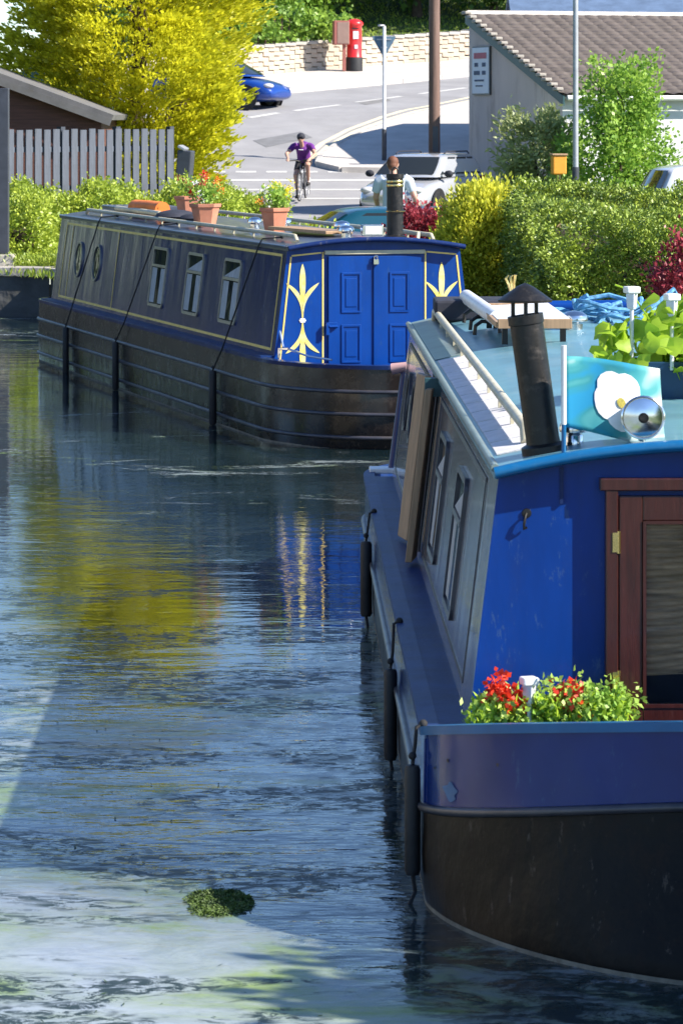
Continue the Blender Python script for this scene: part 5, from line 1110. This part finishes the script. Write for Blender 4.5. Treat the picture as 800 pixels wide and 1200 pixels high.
for p, nn in zip(P,Nn):                                  # each spray a flattened fan
    side = np.cross(nn,[0,0,1]); side /= np.linalg.norm(side)+1e-9; n_ = 46; tt = rng.uniform(0,1,n_)**.8; w_ = rng.normal(size=n_)*.16*(1.1-tt*.6)
    Q.append(p*np.array([1.06 if p[0] < 0 else 1,1,1])+nn*(tt*.62)[:,None]+side*w_[:,None]+rng.normal(size=(n_,3))*.035-np.array([0,0,.12])*(tt**2)[:,None]); NQ.append(nn+side*(w_*3.2)[:,None])
leafmesh('crown', np.concatenate(Q), .052, M['lconif'], t, np.concatenate(NQ), 2.1, .45)
# juniper hedge along the fence foot
def bumpy_hedge(name, loc, size, label, mat, nclump, per, crad, leaf, cat='hedge', seed=1, core=True, amp=.22, droop=0, aspect=1.6):
    t = empty(name, loc, 0, label, cat); sx, sy, sz = size; C, N_ = [], []
    while len(C) < nclump:
        x, y = rng.uniform(-1,1), rng.uniform(-1,1); f = rng.uniform(0,1); prof = 1+amp*math.sin(x*sx*2.3+seed)+amp*.6*math.sin(x*sx*5.1+y*3+seed*2)
        side = rng.uniform() < .62
        if side:
            z = f*sz*prof*.92; 
            if rng.uniform() < sx/(sx+sy): p = (x*sx/2, (-1 if rng.uniform() < .75 else 1)*sy/2*(1-.18*f*f), z); nn = (0, math.copysign(1,p[1]), .35)
            else: p = (math.copysign(sx/2*(1-.12*f*f), x), y*sy/2, z); nn = (math.copysign(1,x),0,.35)
        else: p = (x*sx/2*.97, y*sy/2*.92, sz*prof*(1-.08*y*y)); nn = (.1*x,-.2,1)
        C.append(p); N_.append(nn)
    C = np.array(C)+rng.normal(size=(len(C),3))*crad*.45; N_ = np.array(N_)
    Q = clumps(C, per, crad, N_, .7); leafmesh('foliage', Q, leaf, mat, t, np.repeat(N_,per,0)+np.array([0,0,-droop]), aspect, 1.)
    if core:
        m = MB(); m.box((0,0,sz*.38),(sx*.86,sy*.74,sz*.76)); o = m.build('branches', M['bark'], t)
    return t
bumpy_hedge('juniper_hedge', (-3.35,55.2,.55), (3.5,2.4,.95), 'spreading bright green juniper hedge below the grey fence', M['ljun'], 1000, 60, .12, .032, seed=3, amp=.14)
bumpy_hedge('juniper_hedge', (-5.15,53.0,.55), (1.6,2.2,.78), 'lower juniper clump beside the dark grey post', M['ljun'], 460, 55, .12, .032, seed=5, amp=.22)
bumpy_hedge('juniper_hedge', (-1.75,58.5,.55), (1.5,1.8,.85), 'juniper end clump at the roadside behind the flower pots', M['ljun'], 420, 55, .12, .032, seed=9, amp=.12)
t = empty('bank_weeds', (0,0,0), 0, 'low pale green weeds on the canal edge', 'weeds'); t['kind'] = 'stuff'
Pw = np.array([(rng.uniform(-6.5,-1.5), 0, .66) for _ in range(1500)])
def edge_pt(x): a = Vector((-4.1,50.3)); b_ = Vector((-1.95,45.6)); c = Vector((-30,54)); return a.y+(x-a.x)*(b_.y-a.y)/(b_.x-a.x) if x > a.x else a.y+(x-a.x)*(c.y-a.y)/(c.x-a.x)
for i in range(len(Pw)): Pw[i,1] = edge_pt(Pw[i,0])+.35+abs(rng.normal())*.9; Pw[i,2] += rng.uniform(0,.14)
leafmesh('weed_leaves', clumps(Pw, 14, .09), .02, M['lgrass'], t, np.tile([0,0,1.],(len(Pw)*14,1)), 2.6, .7)
# clipped hedge: sloping block
t = empty('clipped_hedge', (3.45,39.4,.60), 0, 'big clipped yellow-green hedge with a dark shaded end behind the near boat', 'hedge')
C, N_ = [], []
for k in range(6200):
    q = rng.uniform()
    x = rng.uniform(-1.36,2.9); y = rng.uniform(-3.6,3.7); top = 1.16+.03*y+.08*math.sin(x*3.1+y*1.3)+.07*math.sin(x*6+y*2.6)+rng.uniform(-.07,.05)
    if y < -2.2: top -= (-(y+2.2))**1.6*.30
    if q < .55: C.append((x,y,top)); N_.append((0,-.3,1))
    elif q < .80: C.append((-1.38+.05*math.sin(y*4)+.04*rng.normal(),y,rng.uniform(0,1)*top)); N_.append((-1,-.2,.2))
    else: C.append((x,-3.65+.1*math.sin(x*5),rng.uniform(0,1)*max(.5,top))); N_.append((0,-1,.3))
C = np.array(C); N_ = np.array(N_); leafmesh('foliage', clumps(C, 42, .065, N_, .6), .023, M['lhedge'], t, np.repeat(N_,42,0), 1.6, 1.)
m = MB(); m.box((.8,.3,.45),(3.8,6.2,.85)); m.build('branches', M['bark'], t)
# golden shrub
t = empty('golden_shrub', (1.66,42.8,.60), 0, 'upright yellow-green shrub with spiky tips between the maroon bush and the clipped hedge', 'shrub')
P, d = ellipsoid_pts(520, (0,0,.62), (.44,.45,.72), .5, 7, .12); P[:,2] = np.maximum(P[:,2],.03); leafmesh('foliage', clumps(P, 60, .13, d+np.array([0,0,.5]), .7), .032, M['lyell'], t, np.repeat(d+np.array([0,0,.8]),60,0), 1.8, .8)
tips = []
for k in range(70):
    a = rng.uniform(0,2*PI); r_ = rng.uniform(0,.55); b0 = np.array((r_*math.cos(a),r_*math.sin(a)*.9,1.12-.35*r_*r_)); h = rng.uniform(.1,.34); tips.append(b0+np.array([.05*math.cos(a)*1,.0,1.])*np.linspace(0,h,14)[:,None]+rng.normal(size=(14,3))*.012)
leafmesh('shoot', np.concatenate(tips), .026, M['lyell'], t, np.tile([0,0,1.],(70*14,1)), 2., .6)
trunk(t, .9, .04, (0,0), 5, .3, .1)
def bush(name, loc, r, label, mat, ncl, per, crad, leaf, up=.2, h=None, cat='bush', aspect=1.6, tr=True, amp=.16):
    t = empty(name, loc, 0, label, cat); crown('foliage', (0,0,r[2]*.95), r, ncl, per, crad, leaf, mat, t, .45, amp, up, aspect)
    if tr: trunk(t, r[2]*1.2, .03, (0,0), 5, r[0]*.6, .1)
    return t
bush('maroon_bush', (.95,43.8,.60), (.42,.4,.55), 'maroon leaved bush right of the far boat chimney', M['lmar'], 220, 60, .10, .032)
bush('maroon_bush', (3.04,31.6,.60), (.25,.3,.56), 'maroon leaved bush at the right edge in front of the clipped hedge', M['lmar'], 150, 60, .10, .026)
bush('leafy_plant', (-.32,41.2,.60), (.42,.3,.42), 'straggly green plant with yellow flowers behind the far boat roof', M['ljun'], 70, 34, .12, .036, up=.8, amp=.35)
bush('leafy_plant', (-.02,40.3,.60), (.3,.3,.30), 'thin green stems left of the far boat chimney', M['lyell'], 34, 26, .12, .034, up=.8, amp=.35)
# trees on the right
t = tree('maple_tree', (4.35,57.5,.62), 'bright green young tree in front of the tiled roof'); trunk(t, 2.3, .06, (.12,0), 8, .45, .2)
crown('crown', (.02,0,1.45), (.86,.8,.95), 190, 50, .20, .055, M['ltree'], t, .45, .2, .2, 1.3, 1.3); crown('upper_crown', (.16,0,2.35), (.55,.5,.75), 90, 50, .19, .055, M['ltree'], t, .35, .28, .4, 1.3, 1.3)
t = tree('willow_shrub', (3.28,58.5,.62), 'small pale grey-green tree left of the lamp post'); trunk(t, 1.9, .04, (-.1,0), 7, .35, .2)
crown('crown', (-.05,0,1.55), (.58,.5,.72), 110, 44, .16, .045, M['lpale'], t, .3, .3, .2, 2.2, 1.)
# planter shrubs near the pole
X_, Y_ = 1.75, 80.5
t = empty('shrub_planter', (X_,Y_,g(X_,Y_)+.14), 0, 'dark planter with a clipped shrub on the shaded corner pavement', 'planter'); m = MB(); m.box((0,0,.16),(.95,.4,.32)); m.build('trough', M['gpost'], t, bevel=.02)
crown('foliage', (-.05,0,.52), (.5,.25,.30), 70, 40, .12, .05, M['ljun'], t)
bush('roadside_shrub', (2.35,81.6,g(2.3,81.6)+.1), (.32,.3,.45), 'small dark shrub between the utility pole and the gable wall', M['ldark'], 70, 44, .13, .05)
# hillside
k_ = 0
def wood(x, y, h, r, label, mat, ncl=160, leaf=.17, name='woodland_tree', cat='tree'):
    t = tree(name, (x,y,g(x,y)-.1), label, cat, 'trees on the hillside'); trunk(t, h*.85, h*.03, (0,0), 7, r*.6, .3); crown('crown', (0,0,h*.62), (r,r*.9,h*.42), ncl, 44, r*.32, leaf, mat, t, .4, .22, .2, 1.4, 1.2)
wood(-3.2,120,3.6,2.3,'bright ivy green tree above the wall over the blue car',M['livy'],240,.14)
wood(-1.0,121.5,4.2,1.9,'bright green tree left of the lawn above the post box',M['livy'],200,.14)
wood(-6.4,120,4.5,2.6,'bright green tree behind the top of the golden conifer',M['livy'],200,.15)
wood(-4.6,128,6,3.2,'tall dark green tree standing behind the ivy green ones',M['ldark'])
wood(2.6,123.5,5,2.3,'dark tree shading the top of the grass bank',M['ldark']); wood(5.2,122.5,5,2.3,'dark tree behind the utility pole on the hillside',M['ldark']); wood(.4,127,5.5,2.4,'dark tree at the back of the grass bank',M['ldark'])
wood(9.5,128,7,3.4,'dark green tree above the slate roof',M['ldark']); wood(15,127,7,3.6,'broad dark tree beyond the right end of the roofs',M['ldark'])
# hedge of ivy on top of the retaining wall
P = []
for a, b_ in zip(wp, wp[1:]):
    n_ = int(abs(b_[0]-a[0])*26)
    for i in range(n_):
        f = rng.uniform(); x = a[0]+(b_[0]-a[0])*f; y = a[1]+(b_[1]-a[1])*f+.5
        if x < .3: P.append((x, y+rng.uniform(-.35,.8), g(x,y)+1.25+rng.uniform(-.15,.9)*(1 if x < -.6 else .35)))
t = empty('ivy_hedge', (0,0,0), 0, 'bright ivy spilling over the top of the retaining wall', 'ivy'); leafmesh('foliage', clumps(np.array(P), 40, .35), .12, M['livy'], t, None, 1.2, 1)
m = MB()
for a, b_ in zip(wp, wp[1:]):
    if b_[0] < .5:
        for f in np.linspace(0,.9,6): x = a[0]+(b_[0]-a[0])*f; y = a[1]+(b_[1]-a[1])*f+.75; m.tube([(x,y,g(x,y)),(x+.1,y,g(x,y)+1.8)], .03, 5)
m.build('ivy_stem', M['bark'], t)
# grass on the bank above the wall
P = np.array([(x,y,g(x,y)) for x,y in zip(rng.uniform(-2,6,9000), rng.uniform(115,127,9000))]); o = leafmesh('lawn_grass', P, .045, M['lgrass'], None, np.tile([0,0,1.],(9000,1)), 2., .7); tag(o, 'sunlit grass bank above the retaining wall', 'grass', kind='stuff')
P = np.array([(x,y,g(x,y)) for x,y in zip(rng.uniform(-6.2,5,14000), rng.uniform(43,64,14000))]); P = P[(P[:,0] > -4.9+(50-P[:,1])*.48)&(P[:,1] > 44+np.abs(P[:,0])*.9)]; o = leafmesh('verge_grass', P, .03, M['lgrass'], None, np.tile([0,0,1.],(len(P),1)), 3., .5); tag(o, 'rough grass verge between the canal and the road', 'grass', kind='stuff')
# trees on the left bank, seen as reflections in the boats' paint and the water
for i,(x,y,h,r) in enumerate([(-21,74,5,2.4),(-30,60,5.5,3),(-24,33,5,2.4),(-17,14,4.5,2.2)]):
    wood(x,y,h,r,['leafy tree on the far left beyond the shed','leafy tree far left past the canal bend','leafy tree on the left bank opposite the far boat','leafy tree on the left bank opposite the near boat'][i],M['ltree'],110,.16)

for i,(x,y,h,r) in enumerate([(-19,58,10,4.2),(-25,66,11,4.6),(-31,78,12,5.),(-24,50,10,4.4),(-33,60,12,5.)]):  # unseen dark trees added to darken reflections in the far boat's side
    wood(x,y,h,r,['tall dark tree, first of the row far left past the canal bend','tall dark tree, second of the row far left','tall dark tree, third of the row far left','tall dark tree left of the row by the canal bend','very tall dark tree at the back of the far left wood'][i],M['lever'],110,.34)
A_, B_ = np.array((-15.,57.)), np.array((-50.,118.)); q = rng.uniform(0,1,9000); P = np.c_[A_[0]+(B_[0]-A_[0])*q+rng.normal(size=9000)*1.3, A_[1]+(B_[1]-A_[1])*q+rng.normal(size=9000)*1.3, .7+rng.uniform(0,1,9000)*(5.5+1.5*np.sin(q*19)+np.sin(q*47))]
P[:,0] = np.minimum(P[:,0], -.13*P[:,1]-4); o = leafmesh('woodland_edge', P, .75, M['lever'], None, None, 1.3, 1.); tag(o, 'far-off mass of dark woodland left of the canal bend', 'wood', kind='stuff')  # unseen dark mass, added to close bright gaps in the side's reflections
t = empty('canal_cottage', (-13.2,19,.62), 0, 'cream rendered cottage with a slate roof on the bank opposite the near boat', 'cottage')  # out of view, added so its sunlit wall puts highlights on the bow
m = MB(); m.prism([(-3,-.2),(3,-.2),(3,4.6),(0,6.6),(-3,4.6)], lambda a,b_,d: Vector((a,-5.5+d*11,b_)), 1); m.build('wall', M['cream_wall'], t)
for sg in (-1,1):
    m = MB(); vs = [Vector((sg*3.3,-5.8,4.42)),Vector((sg*3.3,5.8,4.42)),Vector((0,5.8,6.66)),Vector((0,-5.8,6.66))]; m.add(vs+[v+Vector((0,0,.12)) for v in vs],[(0,1,2,3),(7,6,5,4),(0,1,5,4),(1,2,6,5),(2,3,7,6),(3,0,4,7)]); m.build('roof', M['slate'], t)
for y in (-3.6,-.4,3.2):
    for z in (1.6,3.6):
        m = MB(); m.box((3.03,y,z),(.08,1.1,1.2)); w_ = m.build('window', M['white'], t); m = MB(); [m.box((3.08,y+q_*.26,z),(.03,.46,1.05)) for q_ in (-1,1)]; m.build('pane', M['fglass'], w_)
m = MB(); m.box((3.03,1.5,1.05),(.08,.95,2.1)); m.build('door', M['wood'], t); m = MB(); m.box((0,4.6,7.0),(.8,.6,1.4)); m.build('chimney', M['stone'], t)
bush('bank_shrub', (4.8,10.1,.6), (1.3,1.1,1.35), 'tall leafy shrub on the towpath to the right of the near bow', M['ltree'], 1000, 50, .24, .09)  # added out of view to cast shade on the water by the bow
# floating weed
P = []
C = np.array([(rng.uniform(-3.2,.3), rng.uniform(11.,27)) for _ in range(60)]); 
for c in C: n_ = rng.integers(3,18); P.append(np.c_[c[0]+rng.normal(size=n_)*.16, c[1]+rng.normal(size=n_)*.22, np.full(n_,.004)])
P = np.concatenate(P); m = MB()
for p in P:
    a = rng.uniform(0,6.28); l = rng.uniform(.006,.03); w_ = rng.uniform(.002,.005); u = Vector((math.cos(a),math.sin(a),0)); v = Vector((-u.y,u.x,0)); q = Vector(p); hz = rng.uniform(0,.002)
    m.add([q-u*l,q+v*w_+Vector((0,0,hz)),q+u*l,q-v*w_],[(0,1,2,3)])
o = m.build('floating_weed', M['weed'], recalc=False); tag(o, 'scraps of dark weed and twigs floating on the canal', 'weed', kind='stuff')
c = at(258,1058,CH*F/(1058-HY)); m = MB(); P, d = ellipsoid_pts(9000, (c.x,c.y,.0), (.10,.20,.02), .05, 9, .45); P[:,2] = .003+np.abs(P[:,2])*.16
o = leafmesh('algae_clump', P, .006, M['weedg'], None, np.concatenate([rng.normal(size=(len(P),2)),np.zeros((len(P),1))+.1],1), 2.4, .25); tag(o, 'flat mat of dark green algae floating in front of the bow', 'algae')

# ------------------------------------------------------------------ light, sky, camera
EL, AZ = R(38), R(70)                                    # azimuth from straight behind the camera, towards the right
sd = Vector((math.sin(AZ)*math.cos(EL), -math.cos(AZ)*math.cos(EL), math.sin(EL)))
sun = bpy.data.lights.new('sun','SUN'); sun.energy = 5; sun.angle = R(.5); sun.color = (1,.93,.82); so = bpy.data.objects.new('sun', sun); COL.objects.link(so)
so.rotation_euler = (-sd).to_track_quat('-Z','Y').to_euler(); so.location = (20,0,30)
wd = bpy.data.worlds.new('World'); scene.world = wd; wd.use_nodes = True; nt = wd.node_tree; bg = nt.nodes['Background']
sky = nt.nodes.new('ShaderNodeTexSky'); sky.sky_type = 'NISHITA'; sky.sun_disc = False; sky.sun_elevation = EL; sky.sun_rotation = math.atan2(sd.x, sd.y); sky.air_density = .85; sky.dust_density = .15; sky.ozone_density = 5.0
nt.links.new(sky.outputs[0], bg.inputs[0]); bg.inputs[1].default_value = .11
cam = bpy.data.cameras.new('camera'); co = bpy.data.objects.new('camera', cam); COL.objects.link(co); scene.camera = co
cam.sensor_fit = 'HORIZONTAL'; cam.sensor_width = 36; cam.lens = 36*F/800; cam.shift_y = (HY-600)/800
co.location = (0,0,CH); co.rotation_euler = (PI/2,0,0); cam.clip_start = .5; cam.clip_end = 3000
cam.dof.use_dof = True; cam.dof.focus_distance = 22; cam.dof.aperture_fstop = 26
scene.view_settings.view_transform = 'Standard'; scene.view_settings.look = 'None'; scene.view_settings.gamma = 1; scene.view_settings.exposure = 1.1
scene.render.engine = 'CYCLES'; scene.cycles.max_bounces = 7; scene.cycles.transparent_max_bounces = 8; scene.cycles.use_denoising = True
